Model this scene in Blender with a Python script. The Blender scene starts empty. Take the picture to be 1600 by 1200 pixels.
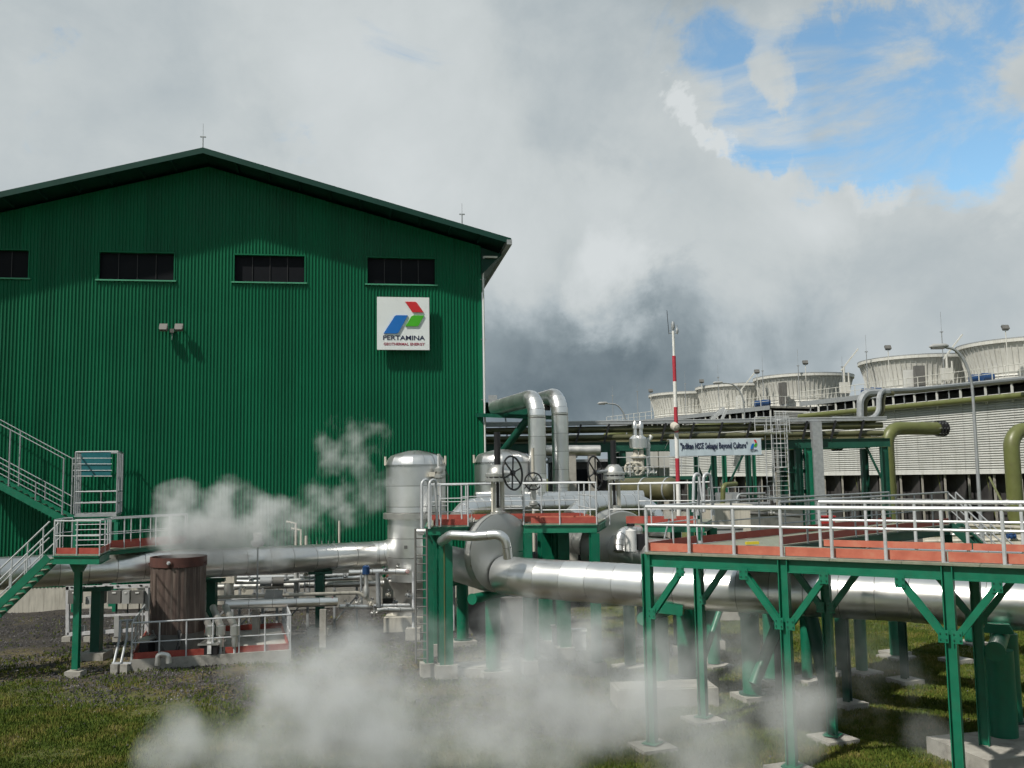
import bpy, math, random
import numpy as np
from mathutils import Vector, Matrix
R = math.radians
random.seed(7)
scene = bpy.context.scene
COL = scene.collection

# ------------------------------------------------------------------ camera
F_PX = 1480.0            # focal length in pixels of a 1600 px wide frame
CAM_Z = 6.6
pitch = math.atan(145.0 / F_PX)
roll = R(0.86)
_f = Vector((0, math.cos(pitch), math.sin(pitch)))
_r0 = Vector((1, 0, 0)); _u0 = Vector((0, -math.sin(pitch), math.cos(pitch)))
_r = _r0 * math.cos(roll) - _u0 * math.sin(roll)
_u = _u0 * math.cos(roll) + _r0 * math.sin(roll)
cam_d = bpy.data.cameras.new("camera")
cam = bpy.data.objects.new("camera", cam_d); COL.objects.link(cam)
cam.matrix_world = Matrix(((_r.x, _u.x, -_f.x, 0), (_r.y, _u.y, -_f.y, 0), (_r.z, _u.z, -_f.z, CAM_Z), (0, 0, 0, 1)))
cam_d.sensor_width = 36; cam_d.lens = F_PX / 1600 * 36
cam_d.clip_start = 0.1; cam_d.clip_end = 5000
scene.camera = cam
CAM = Vector((0, 0, CAM_Z))

def ray(px, py):
    return _f + _r * ((px - 800) / F_PX) + _u * ((600 - py) / F_PX)
def A(px, py, Y):
    """world point seen at pixel px, py at depth Y metres in front of the camera"""
    d = ray(px, py)
    return CAM + d * (Y / d.y)
def AZ(px, py, z=0.0):
    d = ray(px, py)
    return CAM + d * ((z - CAM_Z) / d.z)
def XY(px, Y, z=0.0, py=900):
    for _ in range(3):
        p = A(px, py, Y)
        # refine the row so the requested height is met
        d = (z - p.z) * F_PX / Y
        py = py - d
    p = A(px, py, Y); return Vector((p.x, p.y, z))

# ------------------------------------------------------------------ sun, sky, exposure
sun_travel = Vector((2.57, 2.33, -4.3)).normalized()
SUN_ELEV = math.asin(-sun_travel.z)
sd = bpy.data.lights.new("sun", 'SUN'); sun = bpy.data.objects.new("sun", sd); COL.objects.link(sun)
sun.rotation_euler = sun_travel.to_track_quat('-Z', 'Y').to_euler()
sun.location = (-30, -20, 60)
sd.energy = 4.7; sd.angle = R(1.4); sd.color = (1.0, 0.94, 0.84)

scene.view_settings.view_transform = 'Standard'
scene.view_settings.look = 'None'
scene.view_settings.gamma = 1.0
scene.view_settings.exposure = 0.0
scene.view_settings.use_curve_mapping = False

world = bpy.data.worlds.new("World"); scene.world = world; world.use_nodes = True
wt = world.node_tree; wt.nodes.clear()
def WN(t, **kw):
    n = wt.nodes.new(t)
    for k, v in kw.items(): setattr(n, k, v)
    return n
def wlink(a, b): wt.links.new(a, b)
def wmath(op, a, b=None, c=None, clamp=False):
    n = WN('ShaderNodeMath', operation=op); n.use_clamp = clamp
    for i, v in enumerate((a, b, c)):
        if v is None: continue
        if isinstance(v, (int, float)): n.inputs[i].default_value = v
        else: wlink(v, n.inputs[i])
    return n.outputs[0]
tc = WN('ShaderNodeTexCoord')
DIR = tc.outputs['Generated']
sky = WN('ShaderNodeTexSky', sky_type='NISHITA')
sky.sun_disc = False; sky.sun_elevation = SUN_ELEV
sky.sun_rotation = math.atan2(-sun_travel.x, -sun_travel.y)
sky.altitude = 900; sky.air_density = 1.0; sky.dust_density = 1.5; sky.ozone_density = 1.5
# clouds: large masses in chosen directions + fractal noise
def blob(px, py, r_px, power=1.0, soft=1.0):
    """0..1 bump of the sky around a direction; r_px = angular radius in pixels"""
    d = ray(px, py).normalized()
    dot = WN('ShaderNodeVectorMath', operation='DOT_PRODUCT')
    wlink(DIRW, dot.inputs[0]); dot.inputs[1].default_value = d
    c = math.cos(r_px / F_PX)
    # (dot - c) / (1 - c) clipped
    m = WN('ShaderNodeMapRange', clamp=True, interpolation_type='SMOOTHSTEP')
    wlink(dot.outputs['Value'], m.inputs['Value'])
    m.inputs['From Min'].default_value = c; m.inputs['From Max'].default_value = 1 - (1 - c) * 0.05
    m.inputs['To Min'].default_value = 0; m.inputs['To Max'].default_value = power
    return m.outputs[0]
def wnoise(scale, detail=6, rough=0.55, dist=0.0, off=(0, 0, 0), vec=None, stretch=(1, 1, 1)):
    mp = WN('ShaderNodeMapping'); mp.inputs['Location'].default_value = off; mp.inputs['Scale'].default_value = stretch
    wlink(vec or DIR, mp.inputs['Vector'])
    n = WN('ShaderNodeTexNoise'); n.inputs['Scale'].default_value = scale; n.inputs['Detail'].default_value = detail
    n.inputs['Roughness'].default_value = rough; n.inputs['Distortion'].default_value = dist
    wlink(mp.outputs[0], n.inputs['Vector'])
    return n
# warp the direction a little so blob outlines are ragged
wn = wnoise(6.0, 7, 0.62, 0.3)
sub = WN('ShaderNodeVectorMath', operation='SUBTRACT'); wlink(wn.outputs['Color'], sub.inputs[0]); sub.inputs[1].default_value = (.5, .5, .5)
sc_ = WN('ShaderNodeVectorMath', operation='SCALE'); wlink(sub.outputs[0], sc_.inputs[0]); sc_.inputs['Scale'].default_value = 0.22
add = WN('ShaderNodeVectorMath', operation='ADD'); wlink(DIR, add.inputs[0]); wlink(sc_.outputs[0], add.inputs[1])
nrm = WN('ShaderNodeVectorMath', operation='NORMALIZE'); wlink(add.outputs[0], nrm.inputs[0])
DIRW = nrm.outputs[0]
def wsum(lst):
    o = lst[0]
    for x in lst[1:]: o = wmath('ADD', o, x)
    return o
SKY_BRIGHT = [(700, 90, 420, .13), (1130, 310, 250, .21), (780, 300, 240, .07), (955, 460, 120, .22), (880, 390, 170, .14), (1010, 90, 170, .07), (640, 200, 260, .08), (300, 60, 480, .13), (30, 250, 330, .07),
              (1180, 130, 150, .06), (1520, 60, 160, .08), (1480, 430, 260, .16), (1150, 420, 200, .05), (1250, 480, 200, .06), (1030, 158, 24, .24), (1046, 176, 18, .22), (1090, 197, 26, .26), (1068, 192, 16, .2), (1385, 318, 34, .12), (1560, 280, 100, .10), (1380, 150, 280, .10)]
SKY_DARK = [(835, 600, 180, .15), (960, 625, 180, .11), (1078, 470, 55, .10), (1040, 580, 130, .08), (1230, 560, 200, .04), (1500, 640, 350, .03), (880, 470, 70, .05)]
SKY_BLUE = [(1400, 150, 150, .95), (1100, 135, 90, .60), (1160, 185, 85, .85), (1230, 190, 70, .7), (1440, 210, 120, .9), (1470, 310, 100, .75), (1545, 160, 90, .8), (1590, 5, 90, .8), (1200, 70, 170, .55), (1350, 110, 120, .5), (1310, 250, 80, .6), (1450, 20, 130, .55)]
bright = wsum([blob(x, y, r, p) for x, y, r, p in SKY_BRIGHT])
dark = wsum([blob(x, y, r, p) for x, y, r, p in SKY_DARK])
blue = wsum([blob(x, y, r, p) for x, y, r, p in SKY_BLUE])
n_big = wnoise(2.6, 8, 0.55, 0.4, (3.1, 0.7, 1.9)).outputs['Fac']
n_mid = wnoise(4.6, 9, 0.62, 0.5, (7.3, 1.1, 2.2)).outputs['Fac']
n_fine = wnoise(9.0, 10, 0.6, 0.6, (0.3, 2.7, 5.2)).outputs['Fac']
n_wisp = wnoise(5.0, 9, 0.62, 1.1, (1.3, 4.1, 0.2), stretch=(1, 1, 1.7)).outputs['Fac']
val = wmath('ADD', wmath('MULTIPLY_ADD', wmath('SUBTRACT', n_big, 0.5), 0.22, 0.375), wmath('MULTIPLY', wmath('SUBTRACT', n_fine, 0.5), 0.16))
val = wmath('ADD', val, wmath('MULTIPLY', wmath('SUBTRACT', n_mid, 0.5), 0.28))
n_bil = wnoise(3.4, 7, 0.55, 0.2, (2.2, 9.1, 4.4)).outputs['Fac']     # billows: bright ridges with soft dark creases
bil = wmath('SUBTRACT', 0.10, wmath('ABSOLUTE', wmath('SUBTRACT', n_bil, 0.5)))
val = wmath('ADD', val, wmath('MULTIPLY', bil, -0.42))
val = wmath('ADD', val, 0.02)
val = wmath('SUBTRACT', wmath('ADD', val, bright), dark)
val = wmath('MAXIMUM', val, 0.05)
tint = WN('ShaderNodeValToRGB'); wlink(val, tint.inputs['Fac'])
cr = tint.color_ramp
cr.elements[0].position = 0.10; cr.elements[0].color = (0.130, 0.172, 0.200, 1)
cr.elements[1].position = 0.80; cr.elements[1].color = (0.66, 0.70, 0.71, 1)
for pos, c in ((0.3, (0.28, 0.335, 0.365, 1)), (0.45, (0.425, 0.482, 0.51, 1)), (0.6, (0.555, 0.60, 0.61, 1))):
    e = cr.elements.new(pos); e.color = c
# blue mask broken up by wisps
bm = wmath('SUBTRACT', wmath('MINIMUM', blue, 1.15), wmath('MULTIPLY', wmath('SUBTRACT', n_wisp, 0.37), 3.6))
bmm = WN('ShaderNodeMapRange', clamp=True, interpolation_type='SMOOTHSTEP'); wlink(bm, bmm.inputs['Value'])
bmm.inputs['From Min'].default_value = -0.05; bmm.inputs['From Max'].default_value = 1.0; bmm.inputs['To Max'].default_value = 0.95
# the Nishita sky at its usual strength is added as light of the same unit
skyc = WN('ShaderNodeVectorMath', operation='MULTIPLY'); wlink(sky.outputs[0], skyc.inputs[0]); skyc.inputs[1].default_value = (1.1, 1.36, 1.27)   # thin bright veil over the blue
SKY_STRENGTH = 0.15
cl = WN('ShaderNodeVectorMath', operation='SCALE'); wlink(tint.outputs[0], cl.inputs[0]); cl.inputs['Scale'].default_value = 1.0 / SKY_STRENGTH
mix = WN('ShaderNodeMix', data_type='RGBA'); wlink(bmm.outputs[0], mix.inputs['Factor'])
wlink(cl.outputs[0], mix.inputs[6]); wlink(skyc.outputs[0], mix.inputs[7])
bg = WN('ShaderNodeBackground'); bg.inputs['Strength'].default_value = SKY_STRENGTH
wlink(mix.outputs[2], bg.inputs['Color'])
wo = WN('ShaderNodeOutputWorld'); wlink(bg.outputs[0], wo.inputs['Surface'])

scene.cycles.use_denoising = True
scene.cycles.use_adaptive_sampling = True
scene.cycles.adaptive_threshold = 0.035
scene.cycles.adaptive_min_samples = 16
scene.cycles.max_bounces = 7
scene.cycles.diffuse_bounces = 3
scene.cycles.glossy_bounces = 3
scene.cycles.transparent_max_bounces = 8
scene.cycles.volume_bounces = 1
scene.cycles.volume_max_steps = 160

# ------------------------------------------------------------------ materials
def mat(name, color, rough=0.6, metal=0.0, var=0.12, vscale=1.5, bump=0.0, bscale=20.0, dirt=None, dirt_amt=0.0, dscale=0.8, streak=False, objvar=0.0, spec=0.5, rvar=0.1):
    m = bpy.data.materials.new(name); m.use_nodes = True
    nt = m.node_tree; N = nt.nodes; L = nt.links; b = N['Principled BSDF']
    b.inputs['Roughness'].default_value = rough; b.inputs['Metallic'].default_value = metal
    b.inputs['Specular IOR Level'].default_value = spec
    tcn = N.new('ShaderNodeTexCoord'); g = N.new('ShaderNodeNewGeometry')
    pos = g.outputs['Position']
    no = N.new('ShaderNodeTexNoise'); no.inputs['Scale'].default_value = vscale; no.inputs['Detail'].default_value = 8; no.inputs['Roughness'].default_value = 0.6
    L.new(pos, no.inputs['Vector'])
    hsv = N.new('ShaderNodeHueSaturation'); hsv.inputs['Color'].default_value = (*color, 1)
    mr = N.new('ShaderNodeMapRange'); L.new(no.outputs['Fac'], mr.inputs['Value'])
    mr.inputs['From Min'].default_value = 0.3; mr.inputs['From Max'].default_value = 0.7
    mr.inputs['To Min'].default_value = 1 - var; mr.inputs['To Max'].default_value = 1 + var
    out = mr.outputs[0]
    if objvar:
        oi = N.new('ShaderNodeObjectInfo'); mo = N.new('ShaderNodeMapRange'); L.new(oi.outputs['Random'], mo.inputs['Value'])
        mo.inputs['To Min'].default_value = 1 - objvar; mo.inputs['To Max'].default_value = 1 + objvar
        mm = N.new('ShaderNodeMath'); mm.operation = 'MULTIPLY'; L.new(out, mm.inputs[0]); L.new(mo.outputs[0], mm.inputs[1]); out = mm.outputs[0]
    L.new(out, hsv.inputs['Value'])
    col = hsv.outputs[0]
    if dirt:
        dn = N.new('ShaderNodeTexNoise'); dn.inputs['Scale'].default_value = dscale; dn.inputs['Detail'].default_value = 10; dn.inputs['Roughness'].default_value = 0.68
        if streak:
            mp = N.new('ShaderNodeMapping'); mp.inputs['Scale'].default_value = (6, 6, 0.35); L.new(pos, mp.inputs['Vector']); L.new(mp.outputs[0], dn.inputs['Vector'])
        else: L.new(pos, dn.inputs['Vector'])
        dr = N.new('ShaderNodeMapRange'); dr.interpolation_type = 'SMOOTHSTEP'; L.new(dn.outputs['Fac'], dr.inputs['Value'])
        dr.inputs['From Min'].default_value = 0.45; dr.inputs['From Max'].default_value = 0.75; dr.inputs['To Max'].default_value = dirt_amt
        mx = N.new('ShaderNodeMix'); mx.data_type = 'RGBA'; L.new(dr.outputs[0], mx.inputs['Factor']); L.new(col, mx.inputs[6]); mx.inputs[7].default_value = (*dirt, 1)
        col = mx.outputs[2]
    L.new(col, b.inputs['Base Color'])
    rr = N.new('ShaderNodeMapRange'); L.new(no.outputs['Fac'], rr.inputs['Value'])
    rr.inputs['From Min'].default_value = 0.3; rr.inputs['From Max'].default_value = 0.7
    rr.inputs['To Min'].default_value = max(0, rough - rvar); rr.inputs['To Max'].default_value = min(1, rough + rvar)
    L.new(rr.outputs[0], b.inputs['Roughness'])
    if bump:
        bn = N.new('ShaderNodeTexNoise'); bn.inputs['Scale'].default_value = bscale; bn.inputs['Detail'].default_value = 4; L.new(pos, bn.inputs['Vector'])
        bu = N.new('ShaderNodeBump'); bu.inputs['Strength'].default_value = bump; bu.inputs['Distance'].default_value = 0.02
        L.new(bn.outputs['Fac'], bu.inputs['Height']); L.new(bu.outputs[0], b.inputs['Normal'])
    return m
M = {}
M['wall'] = mat('green_profiled_sheet', (0.001, 0.115, 0.052), 0.5, spec=0.22, var=0.10, vscale=0.35, dirt=(0.004, 0.085, 0.042), dirt_amt=0.5, dscale=0.5, streak=True)
# each sheet of the wall has weathered a little differently
_nt = M['wall'].node_tree; _g = _nt.nodes.new('ShaderNodeNewGeometry'); _d = _nt.nodes.new('ShaderNodeVectorMath'); _d.operation = 'DOT_PRODUCT'
_nt.links.new(_g.outputs['Position'], _d.inputs[0]); _d.inputs[1].default_value = (-.9876, -.157, 0)
_s = _nt.nodes.new('ShaderNodeMath'); _s.operation = 'MULTIPLY'; _nt.links.new(_d.outputs['Value'], _s.inputs[0]); _s.inputs[1].default_value = 1 / 0.915
_f2 = _nt.nodes.new('ShaderNodeMath'); _f2.operation = 'FLOOR'; _nt.links.new(_s.outputs[0], _f2.inputs[0])
_w = _nt.nodes.new('ShaderNodeTexWhiteNoise'); _w.noise_dimensions = '1D'; _nt.links.new(_f2.outputs[0], _w.inputs['W'])
_m = _nt.nodes.new('ShaderNodeMapRange'); _nt.links.new(_w.outputs['Value'], _m.inputs[0]); _m.inputs['To Min'].default_value = .90; _m.inputs['To Max'].default_value = 1.08
_h = _nt.nodes.new('ShaderNodeHueSaturation'); _b = _nt.nodes['Principled BSDF']; _src = _b.inputs['Base Color'].links[0].from_socket
_nt.links.new(_src, _h.inputs['Color']); _nt.links.new(_m.outputs[0], _h.inputs['Value']); _nt.links.new(_h.outputs[0], _b.inputs['Base Color'])
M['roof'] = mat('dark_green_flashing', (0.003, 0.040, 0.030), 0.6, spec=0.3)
M['frame_green'] = mat('pale_green_frame', (0.05, 0.26, 0.15), 0.5)
M['dark'] = mat('dark_glass', (0.004, 0.005, 0.008), 0.6, spec=0.15)
M['steel'] = mat('green_painted_steel', (0.003, 0.135, 0.075), 0.42, var=0.12, vscale=3, dirt=(0.02, 0.10, 0.06), dirt_amt=0.5, dscale=4)
M['steel_dark'] = mat('dark_green_painted_steel', (0.003, 0.060, 0.038), 0.5, var=0.15)
M['galv'] = mat('galvanised_tube', (0.47, 0.49, 0.51), 0.45, metal=0.2, var=0.10, vscale=8)
M['galv_dull'] = mat('dull_and_shaded_galvanised', (0.30, 0.32, 0.335), 0.55, metal=0.3, var=0.15, vscale=6)  # on the upper stair and caged landing it stands in for shade
M['alu'] = mat('aluminium_cladding', (0.76, 0.765, 0.76), 0.32, metal=0.94, var=0.04, vscale=0.7, dirt=(0.45, 0.44, 0.41), dirt_amt=0.28, dscale=0.6, objvar=0.13, rvar=0.05)
M['alu_soft'] = mat('matt_aluminium_cover', (0.50, 0.505, 0.49), 0.45, metal=0.75, var=0.05, vscale=0.8, dirt=(0.40, 0.39, 0.36), dirt_amt=0.4, dscale=0.8, objvar=0.06)
M['alu_dull'] = mat('weathered_aluminium_cladding', (0.56, 0.56, 0.54), 0.42, metal=0.9, var=0.08, vscale=2.5, dirt=(0.34, 0.32, 0.28), dirt_amt=0.35, dscale=0.7, objvar=0.10)
M['seam'] = mat('groove_shade', (0.11, 0.11, 0.105), 0.7)  # dark colour standing in for the shade inside the lap grooves
M['band'] = mat('cladding_band', (0.5, 0.5, 0.5), 0.3, metal=1.0)
M['red'] = mat('red_painted_board', (0.29, 0.045, 0.033), 0.6, var=0.18, vscale=3, dirt=(0.28, 0.11, 0.07), dirt_amt=0.6, dscale=3)
M['orange'] = mat('sunlit_red_board', (0.43, 0.118, 0.075), 0.6, var=0.18, vscale=3, dirt=(0.38, 0.2, 0.13), dirt_amt=0.6, dscale=3)  # lighter copy of the red board, sunlight put into its colour
M['grate'] = mat('grey_green_chequer_plate', (0.20, 0.215, 0.165), 0.6, var=0.2, vscale=4, bump=0.4, bscale=40)
M['concrete'] = mat('grey_concrete', (0.33, 0.32, 0.29), 0.85, var=0.15, vscale=2, bump=0.5, bscale=12, dirt=(0.12, 0.115, 0.10), dirt_amt=0.8, dscale=1.6)
M['cream'] = mat('cream_concrete', (0.48, 0.46, 0.40), 0.85, var=0.12, vscale=1.5, bump=0.3, bscale=10, dirt=(0.19, 0.18, 0.15), dirt_amt=0.7, dscale=1.2, streak=True)
M['white'] = mat('white_painted_steel', (0.62, 0.63, 0.62), 0.5, var=0.06)
M['white_rack'] = mat('dusty_white_frame', (0.46, 0.47, 0.49), 0.55, var=0.1, dirt=(0.22, 0.21, 0.19), dirt_amt=0.6, dscale=5)
M['grey_box'] = mat('grey_enclosure', (0.115, 0.115, 0.11), 0.55, var=0.15)
M['grey_light'] = mat('light_grey_enclosure', (0.30, 0.31, 0.31), 0.5, var=0.1)
M['black'] = mat('black_painted_iron', (0.012, 0.012, 0.014), 0.45)
M['rust'] = mat('rusty_brown_plate', (0.068, 0.047, 0.040), 0.7, metal=0.1, var=0.3, vscale=1.4, bump=0.3, bscale=14, dirt=(0.21, 0.175, 0.15), dirt_amt=1.0, dscale=1.0, streak=True)
M['rust_rim'] = mat('dark_red_rust', (0.075, 0.028, 0.022), 0.75, var=0.3, vscale=3)
M['olive'] = mat('olive_painted_pipe', (0.115, 0.130, 0.042), 0.42, var=0.12, vscale=1.2, dirt=(0.09, 0.08, 0.04), dirt_amt=0.6, dscale=1.5)
M['olive_rack'] = mat('dusty_olive_pipe', (0.085, 0.088, 0.042), 0.5, var=0.15, vscale=1.5, dirt=(0.05, 0.045, 0.03), dirt_amt=0.7, dscale=1.2, objvar=.15)
M['olive_dark'] = mat('dark_olive_vessel', (0.085, 0.082, 0.04), 0.5, var=0.15, dirt=(0.14, 0.12, 0.06), dirt_amt=0.5)
M['louvre'] = mat('pale_corrugated_sheet', (0.56, 0.57, 0.555), 0.6, var=0.07, vscale=0.6, dirt=(0.33, 0.34, 0.31), dirt_amt=0.55, dscale=0.5, streak=True)
M['stack'] = mat('cream_fibreglass', (0.54, 0.545, 0.515), 0.6, var=0.06, vscale=0.8, dirt=(0.33, 0.32, 0.27), dirt_amt=0.7, dscale=0.8, streak=True)
M['fill'] = mat('dark_fill_panel', (0.040, 0.038, 0.040), 0.7, var=0.4, vscale=0.8, dirt=(0.085, 0.08, 0.075), dirt_amt=0.8, dscale=0.9)  # very dark grey, mottled slightly paler
M['blue'] = mat('blue_painted_motor', (0.012, 0.05, 0.15), 0.45)
M['blue_panel'] = mat('blue_tinted_sheet', (0.012, 0.115, 0.135), 0.35, var=0.15)
M['mast_red'] = mat('mast_red_paint', (0.38, 0.028, 0.045), 0.5)
M['mast_white'] = mat('mast_white_paint', (0.68, 0.68, 0.66), 0.5)
M['sign_white'] = mat('white_sign_face', (0.66, 0.70, 0.71), 0.35, var=0.03)
M['logo_red'] = mat('logo_red', (0.50, 0.018, 0.022), 0.4, var=0.02)
M['logo_blue'] = mat('logo_blue', (0.005, 0.13, 0.45), 0.4, var=0.02)
M['logo_green'] = mat('logo_green', (0.05, 0.36, 0.01), 0.4, var=0.02)
M['navy'] = mat('navy_letters', (0.008, 0.012, 0.05), 0.4, var=0.02)
M['letters_red'] = mat('red_letters', (0.30, 0.012, 0.05), 0.4, var=0.02)
M['banner'] = mat('pale_banner_cloth', (0.42, 0.50, 0.56), 0.8, var=0.05)
M['yellow'] = mat('yellow_tape', (0.55, 0.45, 0.03), 0.6)
M['valve_red'] = mat('red_handwheel', (0.35, 0.02, 0.02), 0.5)

# ------------------------------------------------------------------ mesh builder
class MB:
    def __init__(self): self.v = []; self.f = []
    def add(self, vs, fs):
        o = len(self.v); self.v += [tuple(x) for x in vs]; self.f += [tuple(i + o for i in f) for f in fs]; return self
    def box(self, c, size, rz=0.0, M3=None):
        c = Vector(c); hx, hy, hz = (s / 2 for s in size)
        m = M3 or Matrix.Rotation(rz, 3, 'Z')
        vs = [c + m @ Vector((x * hx, y * hy, z * hz)) for z in (-1, 1) for x, y in ((-1, -1), (1, -1), (1, 1), (-1, 1))]
        return self.add(vs, [(3, 2, 1, 0), (4, 5, 6, 7), (0, 1, 5, 4), (1, 2, 6, 5), (2, 3, 7, 6), (3, 0, 4, 7)])
    def prism(self, poly, off):
        """poly: world points of one face, off: extrusion vector"""
        off = Vector(off); n = len(poly)
        vs = [Vector(p) for p in poly] + [Vector(p) + off for p in poly]
        return self.add(vs, [tuple(range(n - 1, -1, -1)), tuple(range(n, 2 * n))] + [(i, (i + 1) % n, (i + 1) % n + n, i + n) for i in range(n)])
    def bar(self, a, b, w, h, up=(0, 0, 1)):
        a = Vector(a); b = Vector(b); d = (b - a).normalized(); up = Vector(up)
        if abs(d.dot(up)) > 0.99: up = Vector((0, 1, 0)) if abs(d.y) < .9 else Vector((1, 0, 0))
        s = d.cross(up).normalized(); u = s.cross(d).normalized()
        vs = [p + s * x * w / 2 + u * y * h / 2 for p in (a, b) for x, y in ((-1, -1), (1, -1), (1, 1), (-1, 1))]
        return self.add(vs, [(3, 2, 1, 0), (4, 5, 6, 7), (0, 1, 5, 4), (1, 2, 6, 5), (2, 3, 7, 6), (3, 0, 4, 7)])
    def ibeam(self, a, b, w, h, up=(0, 0, 1), t=0.02, channel=False):
        """I section; flanges are perpendicular to up"""
        a = Vector(a); b = Vector(b); d = (b - a).normalized(); up = Vector(up)
        s = d.cross(up).normalized(); u = s.cross(d).normalized()
        for sg in (-1, 1):
            o = u * sg * (h / 2 - t / 2); self.bar(a + o, b + o, w, t, u)
        o = s * (-(w / 2 - t / 2) if channel else 0)
        self.bar(a + o, b + o, t, h - 2 * t - 0.002, u)
        return self
    def tube(self, pts, r, n=10, caps=True, closed=False):
        pts = [Vector(p) for p in pts]; k = len(pts)
        rs = r if isinstance(r, (list, tuple)) else [r] * k
        up = None; rings = []
        for i, p in enumerate(pts):
            d = (pts[(i + 1) % k] - pts[i - 1]) if closed else ((pts[min(i + 1, k - 1)] - pts[max(i - 1, 0)]))
            d.normalize()
            if up is None:
                up = Vector((0, 0, 1)) if abs(d.z) < 0.9 else Vector((0, 1, 0))
            s = d.cross(up).normalized(); up = s.cross(d).normalized()
            rings.append([p + (s * math.cos(2 * math.pi * j / n) + up * math.sin(2 * math.pi * j / n)) * rs[i] for j in range(n)])
        vs = [q for rg in rings for q in rg]; fs = []
        for i in range(k if closed else k - 1):
            i2 = (i + 1) % k
            for j in range(n):
                j2 = (j + 1) % n; fs.append((i * n + j, i2 * n + j, i2 * n + j2, i * n + j2))
        if caps and not closed:
            fs.append(tuple(range(n))); fs.append(tuple(range((k - 1) * n + n - 1, (k - 1) * n - 1, -1)))
        return self.add(vs, fs)
    def lathe(self, prof, base, axis=(0, 0, 1), n=32, cap0=True, cap1=True):
        """prof: (r, h) pairs along axis"""
        base = Vector(base); ax = Vector(axis).normalized()
        s = ax.cross(Vector((0, 0, 1)) if abs(ax.z) < .9 else Vector((1, 0, 0))).normalized(); u = s.cross(ax)
        vs = []; fs = []
        for r, h in prof:
            for j in range(n):
                a = 2 * math.pi * j / n; vs.append(base + ax * h + (s * math.cos(a) + u * math.sin(a)) * r)
        for i in range(len(prof) - 1):
            for j in range(n):
                j2 = (j + 1) % n; fs.append((i * n + j, (i + 1) * n + j, (i + 1) * n + j2, i * n + j2))
        if cap0: fs.append(tuple(range(n)))
        if cap1: fs.append(tuple(range(len(prof) * n - 1, (len(prof) - 1) * n - 1, -1)))
        return self.add(vs, fs)
    def torus(self, c, axis, R0, r, n=20, m=6):
        c = Vector(c); ax = Vector(axis).normalized()
        s = ax.cross(Vector((0, 0, 1)) if abs(ax.z) < .9 else Vector((1, 0, 0))).normalized(); u = s.cross(ax)
        pts = [c + (s * math.cos(2 * math.pi * j / n) + u * math.sin(2 * math.pi * j / n)) * R0 for j in range(n)]
        # closed ring needs a stable frame: build by hand
        vs = []; fs = []
        for j in range(n):
            d = (pts[j] - c).normalized()
            for k in range(m):
                a = 2 * math.pi * k / m; vs.append(pts[j] + d * math.cos(a) * r + ax * math.sin(a) * r)
        for j in range(n):
            for k in range(m):
                fs.append((j * m + k, ((j + 1) % n) * m + k, ((j + 1) % n) * m + (k + 1) % m, j * m + (k + 1) % m))
        return self.add(vs, fs)
    def build(self, name, material, parent=None, smooth=True, **kw):
        me = bpy.data.meshes.new(name)
        me.from_pydata([tuple(v) for v in self.v], [], self.f); me.update()
        import bmesh
        bm = bmesh.new(); bm.from_mesh(me); bmesh.ops.recalc_face_normals(bm, faces=bm.faces); bm.to_mesh(me); bm.free()
        me.materials.append(M[material] if isinstance(material, str) else material)
        if smooth:
            me.polygons.foreach_set('use_smooth', [True] * len(me.polygons)); me.set_sharp_from_angle(angle=R(38))
        o = bpy.data.objects.new(name, me); COL.objects.link(o)
        if parent is not None: adopt(o, parent)
        tag(o, **kw)
        return o
def root_of(o):
    return Vector(o.get('_o', (0, 0, 0)))
def adopt(o, parent):
    o.parent = parent
    T = Matrix.Translation(parent.location) if parent.type == 'EMPTY' else Matrix.Identity(4)
    o.matrix_parent_inverse = T.inverted()
def tag(o, label=None, cat=None, group=None, kind=None):
    if label: o['label'] = label
    if cat: o['category'] = cat
    if group: o['group'] = group
    if kind: o['kind'] = kind
    return o
def thing(name, label, cat, loc=(0, 0, 0), group=None):
    o = bpy.data.objects.new(name, None); o.empty_display_size = 0.3; COL.objects.link(o)
    o.location = loc; tag(o, label, cat, group); return o
def copy_tree(o, parent=None, loc=None, rz=None, label=None):
    c = o.copy(); COL.objects.link(c)
    if parent is not None: c.parent = parent
    if loc is not None: c.location = loc
    if rz is not None: c.rotation_euler = (0, 0, rz)
    if label: c['label'] = label
    for ch in list(KIDS.get(o.name, ())): copy_tree(bpy.data.objects[ch], c)
    return c
KIDS = {}
def index_kids(root):
    KIDS.clear()
    for ob in bpy.data.objects:
        if ob.parent: KIDS.setdefault(ob.parent.name, []).append(ob.name)
def fillet(pts, r, n=8):
    pts = [Vector(p) for p in pts]; out = [pts[0]]
    for i in range(1, len(pts) - 1):
        a, b, c = pts[i - 1], pts[i], pts[i + 1]
        d1 = (a - b).normalized(); d2 = (c - b).normalized()
        ang = d1.angle(d2); rr = r[i - 1] if isinstance(r, (list, tuple)) else r
        t = min(rr / math.tan(ang / 2), (a - b).length * .49, (c - b).length * .49)
        p1 = b + d1 * t; p2 = b + d2 * t
        R_ = t * math.tan(ang / 2)
        cdir = (d1 + d2).normalized(); ctr = b + cdir * (R_ / math.sin(ang / 2))
        v1 = p1 - ctr; v2 = p2 - ctr; th = v1.angle(v2)
        for k in range(n + 1):
            f = k / n
            out.append(ctr + (v1 * math.sin((1 - f) * th) + v2 * math.sin(f * th)) / math.sin(th))
    out.append(pts[-1]); return out
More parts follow.
